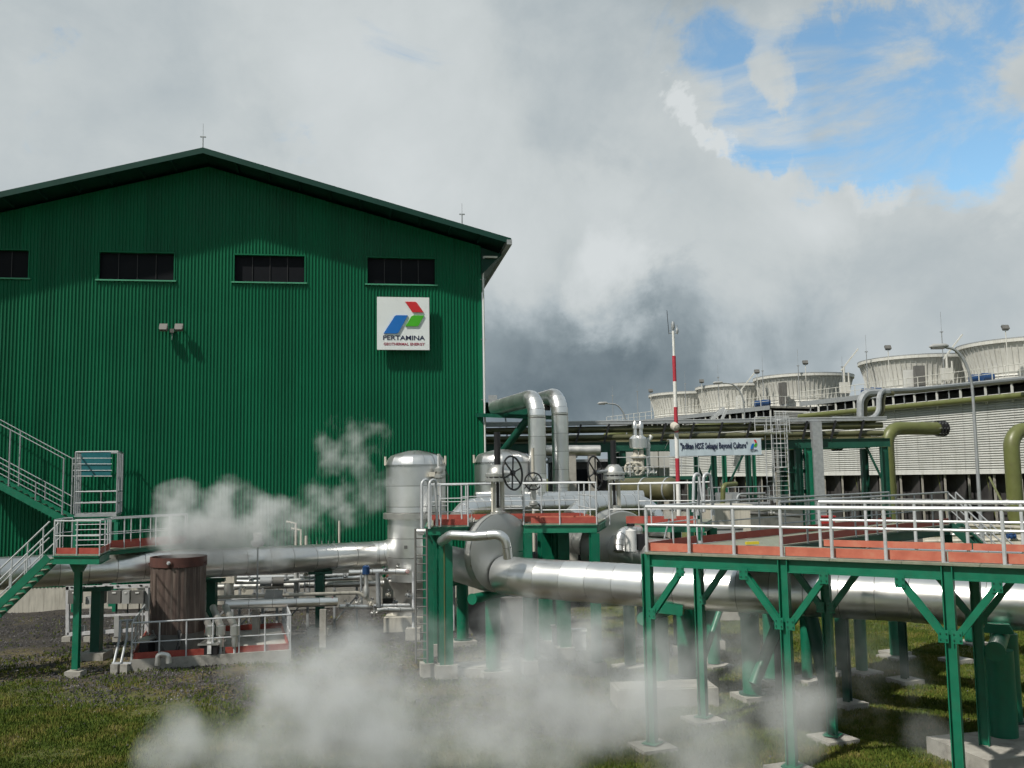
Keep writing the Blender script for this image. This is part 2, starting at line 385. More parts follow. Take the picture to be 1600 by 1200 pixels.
def resample(pts, step, keep_curve=True):
    """split a polyline in lengths of step; returns a list of short polylines"""
    segs = []; cur = [pts[0]]; acc = 0.0
    for a, b in zip(pts, pts[1:]):
        L_ = (b - a).length; p = a
        while acc + L_ > step and L_ > 1e-6:
            q = p + (b - p).normalized() * (step - acc)
            cur.append(q); segs.append(cur); cur = [q]; L_ = (b - q).length; p = q; acc = 0.0
        if L_ > 1e-4:
            cur.append(b); acc += L_
    if len(cur) > 1: segs.append(cur)
    return segs
def clad_pipe(root, pts, r, step=0.95, material='alu', n=36, elbows=0.0, name='cladding_sheet'):
    """insulated pipe: every metal sheet is a part with a rolled lap joint"""
    for sg in resample(pts, step):
        m = MB()
        d0 = (sg[1] - sg[0]).normalized(); ext = [sg[0] - d0 * 0.008, sg[0] + d0 * 0.014, sg[0] + d0 * 0.018] + sg[1:]
        L0 = (sg[1] - sg[0]).length
        if L0 < 0.06: ext = [sg[0], sg[0] + d0 * min(.02, L0 * .4)] + sg[1:]; rs = [r - 0.012] + [r] * (len(ext) - 1)
        else: rs = [r - 0.012, r - 0.012, r + .010] + [r] * (len(ext) - 3)
        m.tube(ext, rs, n)
        ob = m.build(name, material, root)
        ob.data.materials.append(M['seam'])
        for p_ in ob.data.polygons:          # narrow groove at every lap joint, its shade given by a dark colour
            if p_.index < n: p_.material_index = 1
def railing(root, pts, h=1.1, spacing=1.5, r=0.022, material='galv', mids=(0.5,), post_px=None, ends=(True, True), rr=None):
    pts = [Vector(p) for p in pts]; up = Vector((0, 0, h)); rr = rr or r
    MB().tube([p + up for p in pts], rr * 1.1, 8).build('handrail', material, root)
    for q in mids: MB().tube([p + up * q for p in pts], rr * 0.75, 6).build('mid_rail', material, root)
    seen = []
    for i, (a, b) in enumerate(zip(pts, pts[1:])):
        k = max(1, round((b - a).length / spacing))
        for j in range(k + 1):
            if i > 0 and j == 0: continue
            if i == 0 and j == 0 and not ends[0]: continue
            if i == len(pts) - 2 and j == k and not ends[1]: continue
            p = a.lerp(b, j / k)
            MB().tube([p - Vector((0, 0, 0.05)), p + up * 0.985], r, 8).build('post', material, root)
def valve(px, py, Y, size, label, wheel_dir=(0, -1, 0), stem_dir=(0, 0, 1), body='alu_dull', wheel='black', group='small gate valves on the process piping'):
    p = A(px, py, Y); t = thing('gate_valve', label, 'valve', p, group)
    sdv = Vector(stem_dir).normalized(); s = size
    m = MB(); m.lathe([(0.0, -s * .5), (s * .35, -s * .45), (s * .5, 0), (s * .35, s * .4), (s * .45, s * .42), (s * .45, s * .55), (s * .2, s * .6), (s * .15, s * 1.0)], p, sdv, 12, False, True)
    side = sdv.cross(Vector((0, 1, 0))).normalized()
    m.lathe([(s * .3, -s * .8), (s * .55, -s * .79), (s * .55, -s * .65), (s * .3, -s * .64), (s * .3, s * .64), (s * .55, s * .65), (s * .55, s * .79), (s * .3, s * .8)], p, side, 12)
    m.build('valve_body', body, t)
    MB().tube([p + sdv * s, p + sdv * s * 2.0], s * .09, 6).build('stem', 'galv', t)
    wc = p + sdv * s * 1.6
    m = MB().torus(wc, sdv, s * .55, s * .07, 16, 5)
    m.bar(wc - side * s * .55, wc + side * s * .55, s * .08, s * .08); o2 = sdv.cross(side); m.bar(wc - o2 * s * .55, wc + o2 * s * .55, s * .08, s * .08)
    m.build('handwheel', wheel, t)
    return t
# ================================================================== GROUND
def ground_height(x, y): return 0.0
gm = bpy.data.materials.new('volcanic_soil_and_turf'); gm.use_nodes = True
nt = gm.node_tree; N = nt.nodes; L = nt.links; gb = N['Principled BSDF']; gb.inputs['Roughness'].default_value = 0.95
gg = N.new('ShaderNodeNewGeometry').outputs['Position']
def gnoise(scale, detail=8, rough=.6, off=(0, 0, 0)):
    mp = N.new('ShaderNodeMapping'); mp.inputs['Location'].default_value = off; L.new(gg, mp.inputs[0])
    n = N.new('ShaderNodeTexNoise'); n.inputs['Scale'].default_value = scale; n.inputs['Detail'].default_value = detail; n.inputs['Roughness'].default_value = rough
    L.new(mp.outputs[0], n.inputs['Vector']); return n.outputs['Fac']
def gramp(v, stops):
    r = N.new('ShaderNodeValToRGB'); L.new(v, r.inputs[0]); e = r.color_ramp.elements
    while len(e) < len(stops): e.new(0.5)
    for el, (p_, c) in zip(e, stops): el.position = p_; el.color = (*c, 1)
    return r.outputs[0]
def gmix(f, a, b):
    m = N.new('ShaderNodeMix'); m.data_type = 'RGBA'; L.new(f, m.inputs[0]); L.new(a, m.inputs[6]); L.new(b, m.inputs[7]); return m.outputs[2]
grass_c = gramp(gnoise(1.3, 10, .7), [(.30, (.060, .065, .016)), (.45, (.085, .105, .018)), (.55, (.12, .13, .030)), (.72, (.17, .15, .055))])
soil_c = gramp(gnoise(9, 12, .8, (5, 2, 0)), [(.3, (.022, .020, .020)), (.5, (.060, .054, .050)), (.7, (.13, .12, .11))])
moss_c = gramp(gnoise(3.5, 12, .75, (9, 2, 0)), [(.32, (.05, .037, .024)), (.46, (.10, .078, .042)), (.6, (.15, .13, .055)), (.75, (.24, .21, .13))])
# the bare gravel strip runs in front of the building and between the pipes; turf lies nearer the camera and far right
sx = N.new('ShaderNodeSeparateXYZ'); L.new(gg, sx.inputs[0])
def gm_(op, a, b=None, c=None, clamp=False):
    n = N.new('ShaderNodeMath'); n.operation = op; n.use_clamp = clamp
    for i, v in enumerate((a, b, c)):
        if v is None: continue
        if isinstance(v, (int, float)): n.inputs[i].default_value = v
        else: L.new(v, n.inputs[i])
    return n.outputs[0]
X_, Y_ = sx.outputs[0], sx.outputs[1]
warp = gm_('MULTIPLY', gm_('SUBTRACT', gnoise(0.35, 6, .6), 0.5), 9.0)
yw = gm_('ADD', Y_, warp)
# turf amount: high near camera (Y < 29), low 31..48 on the left, high again on the right beyond X > 3
near = gm_('MULTIPLY_ADD', gm_('ADD', yw, gm_('MULTIPLY', X_, 0.32)), -0.5, 13.7, True)
right = gm_('MULTIPLY_ADD', gm_('ADD', X_, gm_('MULTIPLY', warp, 0.3)), 0.55, -1.4, True)
turf = gm_('MAXIMUM', near, right)
patch = gm_('MULTIPLY_ADD', gm_('SUBTRACT', gnoise(0.9, 9, .65, (4, 8, 0)), 0.47), 9.0, 0.5, True)
turf2 = gm_('MULTIPLY', turf, gm_('MULTIPLY_ADD', patch, 0.35, 0.65))
gravel_amt = gm_('MULTIPLY_ADD', gm_('SUBTRACT', gnoise(0.42, 8, .6, (1, 3, 0)), 0.50), 10.0, 0.5, True)
dark_c = gramp(gnoise(5, 10, .7, (2, 6, 0)), [(.3, (.014, .013, .012)), (.55, (.040, .036, .032)), (.75, (.085, .078, .07))])
far_dark = gm_('MULTIPLY', gm_('MULTIPLY_ADD', yw, .3, -10.9, True), gm_('MULTIPLY_ADD', gnoise(0.5, 5, .6, (7, 7, 0)), 3.0, -.55, True))
bare = gmix(far_dark, gmix(gravel_amt, moss_c, soil_c), dark_c)
gcol = gmix(turf2, bare, grass_c)
L.new(gcol, gb.inputs['Base Color'])
bu = N.new('ShaderNodeBump'); bu.inputs['Strength'].default_value = 0.9; bu.inputs['Distance'].default_value = 0.12
L.new(gnoise(11, 12, .75), bu.inputs['Height']); L.new(bu.outputs[0], gb.inputs['Normal'])
M['ground'] = gm
# one sheet to the horizon, finer and gently uneven near the camera
vs, fs = [], []
xs = sorted(set([-900, -400, -150, -80] + [x * 1.0 for x in range(-50, 71, 1)] + [120, 250, 500, 900]))
ys = sorted(set([-300, -60, 0] + [y * 1.0 for y in range(10, 71, 1)] + [85, 110, 150, 250, 500, 1200, 2500]))
rg = random.Random(3)
for y in ys:
    for x in xs:
        z = 0.0
        if -50 < x < 70 and 10 < y < 70:
            z = -0.06 + 0.07 * math.sin(x * .9 + y * .5) * math.sin(y * .7 - x * .3) + rg.uniform(-.03, .03)
        vs.append((x, y, z))
nx = len(xs)
for j in range(len(ys) - 1):
    for i in range(nx - 1):
        a = j * nx + i; fs.append((a, a + 1, a + 1 + nx, a + nx))
m = MB(); m.v = vs; m.f = fs; m.build('ground', 'ground', kind='structure')

# ================================================================== POWER HOUSE
PR = A(753, 600, 54.3); PR.z = 0
p0 = A(0, 600, 50.3); p0.z = 0
wd = (p0 - PR).normalized()           # along the wall to the left
wn_ = Vector((wd.y, -wd.x, 0)).normalized()
if wn_.y > 0: wn_ = -wn_              # outward, towards the camera
def W(px, py, off=0.0):
    """(s, z) of the wall plane (offset outwards) seen at a pixel"""
    d = ray(px, py); o = PR + wn_ * off
    t = (o - CAM).dot(wn_) / d.dot(wn_); p = CAM + d * t
    return (p - PR).dot(wd), p.z
def WP(s, z, off=0.0): return PR + wd * s + wn_ * off + Vector((0, 0, z))
sr, zr = W(317, 231, 1.9)             # ridge
se, ze = W(799, 373, 1.9)             # right eave tip
slope = (zr - ze) / (sr - se)
LEFT_S = 2 * sr
z_wall_top = lambda s: zr - 0.42 - abs(s - sr) * slope
bld = thing('power_house', 'large green gabled power house clad in vertical ribbed metal sheet', 'building', WP(sr, 0))
# ribbed wall as real profile, with openings for the windows
wins = []
for (x0, y0, x1, y1) in ((-70, 390, 45, 434), (154, 395, 272, 437), (366, 399, 476, 440), (574, 403, 680, 443)):
    s1, za = W(x0, y1); s0, zb = W(x1, (y0 + y1) / 2)
    z1 = W((x0 + x1) / 2, y0)[1]; z0 = W((x0 + x1) / 2, y1)[1]
    wins.append((s0, s1, z0 - 0.03, z1))
zs0 = sum(w[2] for w in wins[1:]) / 3; zs1 = sum(w[3] for w in wins[1:]) / 3
wins = [(a, b, zs0, zs1) for a, b, c, d in wins]
PITCH = 0.183; DEP = 0.055; BASE_Z = 1.15
prof = [(0.0, 0.0), (0.105, 0.0), (0.121, DEP), (0.162, DEP)]
m = MB(); s = 0.0; pts = []
while s < LEFT_S:
    for a, o in prof: pts.append((s + a, o))
    s += PITCH
pts = [p for p in pts if p[0] < LEFT_S] + [(LEFT_S, 0)]
lap = [5.2, 10.4, 15.6]
for (a, oa), (b, ob) in zip(pts, pts[1:]):
    mid = (a + b) / 2; iv = [(BASE_Z, None)]
    cuts = [w for w in wins if w[0] < mid < w[1]]
    ta, tb = z_wall_top(a), z_wall_top(b)
    zr_ = [(BASE_Z, min(cuts[0][2], ta), BASE_Z, min(cuts[0][2], tb)), (cuts[0][3], ta, cuts[0][3], tb)] if cuts else [(BASE_Z, ta, BASE_Z, tb)]
    for z0a, z1a, z0b, z1b in zr_:
        m.add([WP(a, z0a, oa), WP(b, z0b, ob), WP(b, z1b, ob), WP(a, z1a, oa)], [(0, 1, 2, 3)])
wall = m.build('wall', 'wall', bld, smooth=False)
# other walls of the box, seen only from the side
BACK = 42.0
m = MB()
m.bar(WP(0.0, (BASE_Z + z_wall_top(0)) / 2, -0.1), WP(0.0, (BASE_Z + z_wall_top(0)) / 2, -BACK), 0.1, z_wall_top(0) - BASE_Z)
m.bar(WP(LEFT_S, (BASE_Z + z_wall_top(0)) / 2, -0.1), WP(LEFT_S, (BASE_Z + z_wall_top(0)) / 2, -BACK), 0.1, z_wall_top(0) - BASE_Z)
m.prism([WP(0.1, BASE_Z, -BACK), WP(LEFT_S - .1, BASE_Z, -BACK), WP(LEFT_S - .1, z_wall_top(LEFT_S - .1), -BACK), WP(sr, z_wall_top(sr), -BACK), WP(.1, z_wall_top(.1), -BACK)], -wn_ * .1)
m.build('side_wall', 'wall', bld)
m = MB(); m.bar(WP(-0.06, BASE_Z / 2 - .05, -BACK / 2 - 0.02), WP(LEFT_S + 0.06, BASE_Z / 2 - .05, -BACK / 2 - 0.02), BACK + 0.10, BASE_Z + 0.1)
m.build('plinth', 'cream', bld)
# roof slabs with verge and gutters
for sg, name in ((-1, 'roof'), (1, 'roof')):
    e = se if sg < 0 else 2 * sr - se
    m = MB(); a = WP(sr, zr, 1.9); b = WP(e, ze, 1.9)
    m.prism([a, b, b - Vector((0, 0, .16)), a - Vector((0, 0, .16))], -wn_ * (BACK + 3)); m.build(name, 'roof', bld)
    m = MB(); m.prism([a + wn_ * .03 + Vector((0, 0, .02)), b + wn_ * .03 + Vector((0, 0, .02)), b + wn_ * .03 - Vector((0, 0, .30)), a + wn_ * .03 - Vector((0, 0, .30))], -wn_ * .03)
    m.build('verge_flashing', 'roof', bld)
    # rafter ends and purlins under the gable overhang
    k = 10
    for i in range(1, k):
        ss = sr + (e - sr) * i / k; zz = zr + (ze - zr) * i / k - .25
        MB().bar(WP(ss, zz, 1.8), WP(ss, zz, 0.05), .09, .16).build('purlin', 'roof', bld)
m = MB(); m.bar(WP(se + .12, ze - .20, 1.95), WP(se + .12, ze - .20, -BACK - 1.5), .30, .28); m.build('gutter', 'galv_dull', bld)
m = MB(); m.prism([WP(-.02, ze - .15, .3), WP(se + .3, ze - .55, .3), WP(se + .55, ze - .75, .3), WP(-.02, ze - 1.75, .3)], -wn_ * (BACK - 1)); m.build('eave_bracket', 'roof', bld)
m = MB(); m.bar(WP(-.15, ze - 0.75, .5), WP(se + .62, ze - .75, .5), .1, .1); m.bar(WP(-.15, ze - .75, .5), WP(-.15, ze - .75, .1), .1, .1); m.build('gutter_outlet', 'white', bld)
m = MB(); m.tube([WP(-.13, ze - .8, .12), WP(-.13, 0.6, .12)], .055, 10); m.build('downpipe', 'white', bld)
m = MB()
for z in (ze - 2.0, ze - 5.5, ze - 9, ze - 12.5): m.box(WP(-.12, z, .12), (.34, .05, .03), math.atan2(wd.y, wd.x))
m.build('pipe_clip', 'galv_dull', bld)
m = MB(); m.prism([WP(-.05, BASE_Z, .07), WP(.16, BASE_Z, .07), WP(.16, z_wall_top(0) - .1, .07), WP(-.05, z_wall_top(0) - .15, .07)], -wn_ * .02); m.build('corner_flashing', 'wall', bld)
# windows: dark recess, frame, sill, mullions
for (a, b, z0, z1) in wins:
    m = MB(); m.bar(WP(a - .02, (z0 + z1) / 2, -.22), WP(b + .02, (z0 + z1) / 2, -.22), .04, z1 - z0 + .1)
    w = m.build('window', 'dark', bld)
    m = MB()
    m.bar(WP(a - .06, z1 + .02, -.05), WP(b + .06, z1 + .02, -.05), .24, .07); m.bar(WP(a - .03, z0, -.05), WP(a - .03, z1, -.05), .07, .24, wn_); m.bar(WP(b + .03, z0, -.05), WP(b + .03, z1, -.05), .07, .24, wn_)
    f = m.build('frame', 'wall', w) ; f.matrix_parent_inverse = w.matrix_parent_inverse.copy(); f.matrix_parent_inverse = Matrix.Identity(4)
    m = MB(); m.bar(WP(a - .14, z0 - .05, .04), WP(b + .14, z0 - .05, .04), .22, .075)
    f = m.build('sill', 'frame_green', w)
    for k in (1, 2, 3):
        ss = a + (b - a) * k / 4; m = MB(); m.bar(WP(ss, z0, -.17), WP(ss, z1, -.17), .04, .03, wn_); m.build('mullion', 'black', w)
# fix child-of-mesh parenting: the window meshes sit at the building's frame, so cancel its transform
for o in list(bpy.data.objects):
    if o.parent and o.parent.type == 'MESH': o.matrix_parent_inverse = Matrix.Identity(4)
# company sign
s0, z0 = W(671, 547, .5); s1, z1 = W(589, 464, .5)
SW = s1 - s0; SH = z1 - z0
sgn = thing('company_sign', 'square white sign with red, blue and green emblem high on the green wall', 'sign', WP((s0 + s1) / 2, z0, .5))
m = MB(); m.bar(WP(s0, (z0 + z1) / 2, .47), WP(s1, (z0 + z1) / 2, .47), .16, SH); m.build('board', 'sign_white', sgn)
m = MB()
for fx in (.2, .8):
    for fz in (.15, .85): m.bar(WP(s0 + SW * fx, z0 + SH * fz, .39), WP(s0 + SW * fx, z0 + SH * fz, .03), .06, .06)
m.build('bracket', 'galv_dull', sgn)
def on_sign(u, v, off=.0): return WP(s1 - SW * u, z0 + SH * v, .552 + off)
def logo_piece(poly, material, onf, parent, off_vec, name='emblem_piece'):
    MB().prism([onf(u, v) for u, v in poly], off_vec).build(name, material, parent, smooth=False)
# emblem outlines (u right, v up), rounded shoulder on each parallelogram
red_p = [(.535, .912), (.72, .912), (.745, .905), (.765, .89), (.89, .712), (.675, .712)]
blue_p = [(.335, .632), (.355, .645), (.38, .652), (.585, .652), (.415, .335), (.395, .315), (.36, .305), (.125, .305)]
green_p = [(.655, .632), (.675, .645), (.70, .652), (.898, .652), (.80, .475), (.785, .455), (.76, .445), (.54, .445)]
for poly, mt in ((red_p, 'logo_red'), (blue_p, 'logo_blue'), (green_p, 'logo_green')):
    logo_piece(poly, mt, on_sign, sgn, wn_ * .07)
def text(body, pos, width, height, material, parent, name='lettering', xdir=None, nrm_=None, extrude=.01, bold=.0):
    c = bpy.data.curves.new(name, 'FONT'); c.body = body; c.size = 1; c.extrude = 0; c.offset = bold; c.resolution_u = 2
    o = bpy.data.objects.new(name, c); COL.objects.link(o); bpy.context.view_layer.update()
    me = bpy.data.meshes.new_from_object(o.evaluated_get(bpy.context.evaluated_depsgraph_get())); bpy.data.objects.remove(o); bpy.data.curves.remove(c)
    co = np.empty(len(me.vertices) * 3); me.vertices.foreach_get('co', co); co = co.reshape(-1, 3)
    mn, mx = co.min(0), co.max(0)
    co[:, 0] = (co[:, 0] - mn[0]) / (mx[0] - mn[0]) * width; co[:, 1] = (co[:, 1] - mn[1]) / (mx[1] - mn[1]) * height
    X = Vector(xdir).normalized(); Z = Vector(nrm_).normalized(); Yv = Z.cross(X)
    wv = [Vector(pos) + X * a + Yv * b + Z * extrude for a, b, _ in co]
    me2 = bpy.data.meshes.new(name)
    fcs = [tuple(p.vertices) for p in me.polygons]
    n = len(wv); back = [p - Z * extrude for p in wv]
    edges = {}
    for f_ in fcs:
        for a, b in zip(f_, f_[1:] + f_[:1]): edges[(a, b)] = edges.get((a, b), 0) + 1
    side = [(a, b, b + n, a + n) for (a, b) in edges if (b, a) not in edges]
    me2.from_pydata([tuple(p) for p in wv + back], [], fcs + side); me2.update(); me2.materials.append(M[material])
    o = bpy.data.objects.new(name, me2); COL.objects.link(o); adopt(o, parent); return o
xr = -wd
text('PERTAMINA', on_sign(.115, .185), SW * .80, SH * .085, 'navy', sgn, xdir=xr, nrm_=wn_, extrude=.012, bold=.018)
text('GEOTHERMAL ENERGY', on_sign(.125, .082), SW * .785, SH * .052, 'letters_red', sgn, xdir=xr, nrm_=wn_, extrude=.01, bold=.018)
# twin floodlights on the wall
for i, (px, lab) in enumerate(((256, 'grey floodlight on the green wall, left one of the pair below the windows'), (280, 'grey floodlight on the green wall, right one of the pair below the windows'))):
    s, z = W(px, 512, .5); t = thing('floodlight', lab, 'floodlight', WP(s, z, .4), 'wall floodlights')
    B = Matrix.Rotation(math.atan2(wd.y, wd.x), 3, 'Z') @ Matrix.Rotation(R(28), 3, 'X')
    MB().box(WP(s, z, .55), (.42, .26, .34), M3=B).build('lamp_housing', 'grey_box', t)
    MB().box(WP(s, z - .02, .70), (.36, .04, .27), M3=B).build('lens', 'grey_box', t)
    MB().bar(WP(s, z + .18, .45), WP(s, z + .18, .02), .05, .05).bar(WP(s, z + .02, .45), WP(s, z + .19, .45), .05, .05).build('bracket', 'galv_dull', t)
s, z = W(269, 517, .1)
t = thing('conduit_box', 'small grey junction box between the wall floodlights', 'junction box', WP(s, z, 0)); MB().box(WP(s, z, .12), (.22, .12, .22), math.atan2(wd.y, wd.x)).build('box_body', 'grey_box', t)
MB().bar(WP(s, z - .12, .08), WP(s, z - .5, .08), .03, .03).build('conduit', 'galv_dull', t)
# lightning rods on the roof
for px, y0, y1, lab in ((317, 229, 193, 'thin lightning rod on the ridge of the green power house'), (722, 347, 318, 'thin lightning rod near the right eave of the green power house')):
    s, z = W(px, y0, 1.0); s2, z2 = W(px, y1, 1.0); zm = z + (z2 - z) * .42
    t = thing('lightning_rod', lab, 'lightning rod', WP(s, z, 1.0), 'lightning rods on the power house roof')
    MB().tube([WP(s, z - .3, 1.0), WP(s, zm, 1.0)], .035, 6).build('pole', 'galv_dull', t)
    MB().tube([WP(s, zm, 1.0), WP(s, z2, 1.0)], .012, 6).build('needle', 'galv_dull', t)
    MB().bar(WP(s - .16, zm, 1.0), WP(s + .16, zm, 1.0), .06, .06).build('crossbar', 'galv_dull', t)
# ================================================================== COOLING TOWERS
TU = Vector((-0.4027, 0.9153, 0)); TN = Vector((0.9153, 0.4027, 0))      # along the bank / into the bank
def T0(t): return Vector((43.2 - .44 * t, 80 + t, 0))
def TP(t, inn, z): return T0(t) + TN * inn + Vector((0, 0, z))
DECK = 14.5; BANKW = 20.0; LB = 6.55
def corr_panel(t0, t1, z0, z1, off=0.0, pitch=0.212):
    """horizontally corrugated sheet between two stations of the long wall"""
    m = MB(); z = z0; prof_ = []
    while z < z1 - .02:
        prof_ += [(0.0, z), (0.135, z), (0.125, z + pitch * .38), (0.0, z + pitch * .62)]; z += pitch
    prof_.append((0, z))
    for (o0, za), (o1, zb) in zip(prof_, prof_[1:]):
        m.add([TP(t0, -o0 - off, za), TP(t1, -o0 - off, za), TP(t1, -o1 - off, zb), TP(t0, -o1 - off, zb)], [(0, 1, 2, 3)])
    return m
def end_panel(t, i0, i1, z0, z1, sgn_=-1, pitch=0.212):
    m = MB(); z = z0; prof_ = []
    while z < z1 - .02:
        prof_ += [(0.0, z), (0.135, z), (0.125, z + pitch * .38), (0.0, z + pitch * .62)]; z += pitch
    prof_.append((0, z))
    for (o0, za), (o1, zb) in zip(prof_, prof_[1:]):
        m.add([TP(t, i0, za) + TU * o0 * sgn_, TP(t, i1, za) + TU * o0 * sgn_, TP(t, i1, zb) + TU * o1 * sgn_, TP(t, i0, zb) + TU * o1 * sgn_], [(0, 1, 2, 3)])
    return m
def tower_bank(tag_name, label, ta, tb, rail_step):
    b = thing('cooling_tower', label, 'cooling tower', TP((ta + tb) / 2, BANKW / 2, 0), 'banks of the cooling tower')
    n = round((tb - ta) * 1.0925 / 2.6)
    MB().prism([TP(ta, .3, 0), TP(tb, .3, 0), TP(tb, BANKW - .3, 0), TP(ta, BANKW - .3, 0)], (0, 0, 1.6)).build('basin', 'concrete', b)
    MB().prism([TP(ta + .4, .9, 1.6), TP(tb - .4, .9, 1.6), TP(tb - .4, BANKW - .9, 1.6), TP(ta + .4, BANKW - .9, 1.6)], (0, 0, DECK - 2.3)).build('fill_block', 'fill', b)
    MB().prism([TP(ta, -.55, DECK - .4), TP(tb, -.55, DECK - .4), TP(tb, BANKW + .5, DECK - .4), TP(ta, BANKW + .5, DECK - .4)], (0, 0, .22)).build('deck', 'concrete', b)
    MB().prism([TP(ta - .1, -.62, DECK - .62), TP(tb + .1, -.62, DECK - .62), TP(tb + .1, -.55, DECK - .62), TP(ta - .1, -.55, DECK - .62)], (0, 0, .5)).build('edge_beam', 'galv_dull', b)
    dt = (tb - ta) / n
    for i in range(n):
        t = ta + dt * i
        corr_panel(t + .012, t + dt - .012, LB, DECK - 1.55, .25).build('louvre_panel', 'louvre', b, smooth=False)
        # open air inlet below with columns, mid rail
        MB().bar(TP(t, -.05, 1.6), TP(t, -.05, LB + .1), .15, .15).build('inlet_post', 'concrete', b)
        if i % 2 == 0: MB().tube([TP(t + .2, .25, 1.7), TP(t + dt * .4, .2, LB - .2)], .04, 6).build('brace', 'olive', b)
        MB().bar(TP(t + .5 * dt, .45, 1.6), TP(t + .5 * dt, .45, LB), .05, dt * .8).build('fill_panel', 'fill', b)
        MB().bar(TP(t, -.45, DECK - 2.2), TP(t, -.45, DECK - .62), .16, .16).build('deck_bracket', 'louvre', b)
        MB().bar(TP(t + .5 * dt, -.40, DECK - 1.5), TP(t + .5 * dt, -.40, DECK - .62), .10, .10).build('hanger', 'galv_dull', b)
    MB().bar(TP(ta, -.30, LB - .16), TP(tb, -.30, LB - .16), .18, .3).build('louvre_sill', 'louvre', b)
    MB().bar(TP(ta, -.12, 3.9), TP(tb, -.12, 3.9), .06, .10).build('inlet_rail', 'galv_dull', b)
    for t in (ta + .02,):
        for k in range(4):
            end_panel(t, k * BANKW / 4 + .02, (k + 1) * BANKW / 4 - .02, 1.7, DECK - .7).build('end_louvre_panel', 'louvre', b, smooth=False)
    MB().tube([TP(ta - .2, -.85, DECK - 1.75), TP(tb, -.85, DECK - 1.75)], .27, 14).build('header_pipe', 'olive', b)
    # guard rail of the fan deck
    L_ = (tb - ta); k = round(L_ * 1.0925 / rail_step)
    for z, nm, r in ((1.15, 'handrail', .035), (.6, 'mid_rail', .028)):
        MB().tube([TP(ta, -.5, DECK + z - .2), TP(tb, -.5, DECK + z - .2)], r, 6).build(nm, 'stack', b)
    MB().tube([TP(ta, -.5, DECK + .95), TP(ta, BANKW, DECK + .95)], .035, 6).build('handrail', 'stack', b)
    for i in range(k + 1):
        t = ta + L_ * i / k; MB().bar(TP(t, -.5, DECK - .3), TP(t, -.5, DECK + .95), .07, .07).build('post', 'stack', b)
    for i in range(9):
        MB().bar(TP(ta, -.5 + i * 2.3, DECK - .2), TP(ta, -.5 + i * 2.3, DECK + .95), .07, .07).build('post', 'stack', b)
    return b
tower_bank('near', 'near bank of pale louvred cooling tower at the right edge below the two biggest stacks', -11.5, 24.6, 1.35)
tower_bank('far', 'far bank of pale louvred cooling tower behind the banner and the pipe rack', 29.5, 64.5, 1.6)
def fan_stack(t, label):
    c = TP(t, 10.0, DECK - .2); s = thing('fan_stack', label, 'fan stack', c, 'fan stacks on the cooling towers')
    H = 4.2; prof_ = [(5.55, 0), (5.38, .45), (5.28, 1.0), (5.36, 1.9), (5.62, 2.9), (5.95, H - .25)]
    MB().lathe([(r, h) for r, h in prof_] + [(r - .12, h) for r, h in reversed(prof_)], c, (0, 0, 1), 96, False, False).build('shell', 'stack', s)
    MB().lathe([(5.94, H - .32), (6.16, H - .30), (6.16, H), (5.86, H), (5.86, H - .3)], c, (0, 0, 1), 96, False, False).build('rim', 'stack', s)
    MB().lathe([(5.9, H + .001), (6.17, H + .001), (6.17, H + .09), (5.9, H + .09)], c, (0, 0, 1), 96, False, False).build('rim_cap', 'galv_dull', s)
    MB().lathe([(5.40, .9), (5.32, 1.05), (5.40, 1.2)], c, (0, 0, 1), 96, False, False).build('flange_ring', 'stack', s)
    MB().lathe([(5.24, .3), (5.24, .35)], c, (0, 0, 1), 48, True, True).build('fan_hub_floor', 'fill', s)
    nr = 72
    for i in range(nr):
        a = 2 * math.pi * i / nr; d = Vector((math.cos(a), math.sin(a), 0))
        if d.y > .35: continue                       # ribs on the far side are never seen
        m = MB(); tl = Vector((-d.y, d.x, 0))
        pr_ = [(r + .02, h) for r, h in prof_]; out_ = [(r + .09, h) for r, h in prof_]
        poly = [c + d * r + Vector((0, 0, h)) for r, h in pr_] + [c + d * r + Vector((0, 0, h)) for r, h in reversed(out_)]
        # strip of quads so the concave outline triangulates safely
        kk = len(pr_); vs = [p - tl * .03 for p in poly] + [p + tl * .03 for p in poly]; fsx = []
        N2 = len(poly)
        for j in range(kk - 1):
            a0, a1, b1, b0 = j, j + 1, N2 - 2 - j, N2 - 1 - j
            fsx += [(a0, a1, b1, b0), (a0 + N2, b0 + N2, b1 + N2, a1 + N2), (b0, b1, b1 + N2, b0 + N2)]
        m.add(vs, fsx); m.build('rib', 'stack', s, smooth=False)
    return s
fan_stack(-5.4, 'fan stack on the cooling tower just past the right edge of the photo')
fan_stack(6.5, 'biggest cream fan stack at the far right, cut by the edge of the photo')
fan_stack(18.5, 'cream fan stack behind the tall curved street lamp')
fan_stack(35.3, 'wide cream fan stack above the end of the far cooling tower bank')
fan_stack(47.0, 'cream fan stack to the right of the red and white mast')
fan_stack(58.2, 'smallest and farthest cream fan stack, just left of the mast')
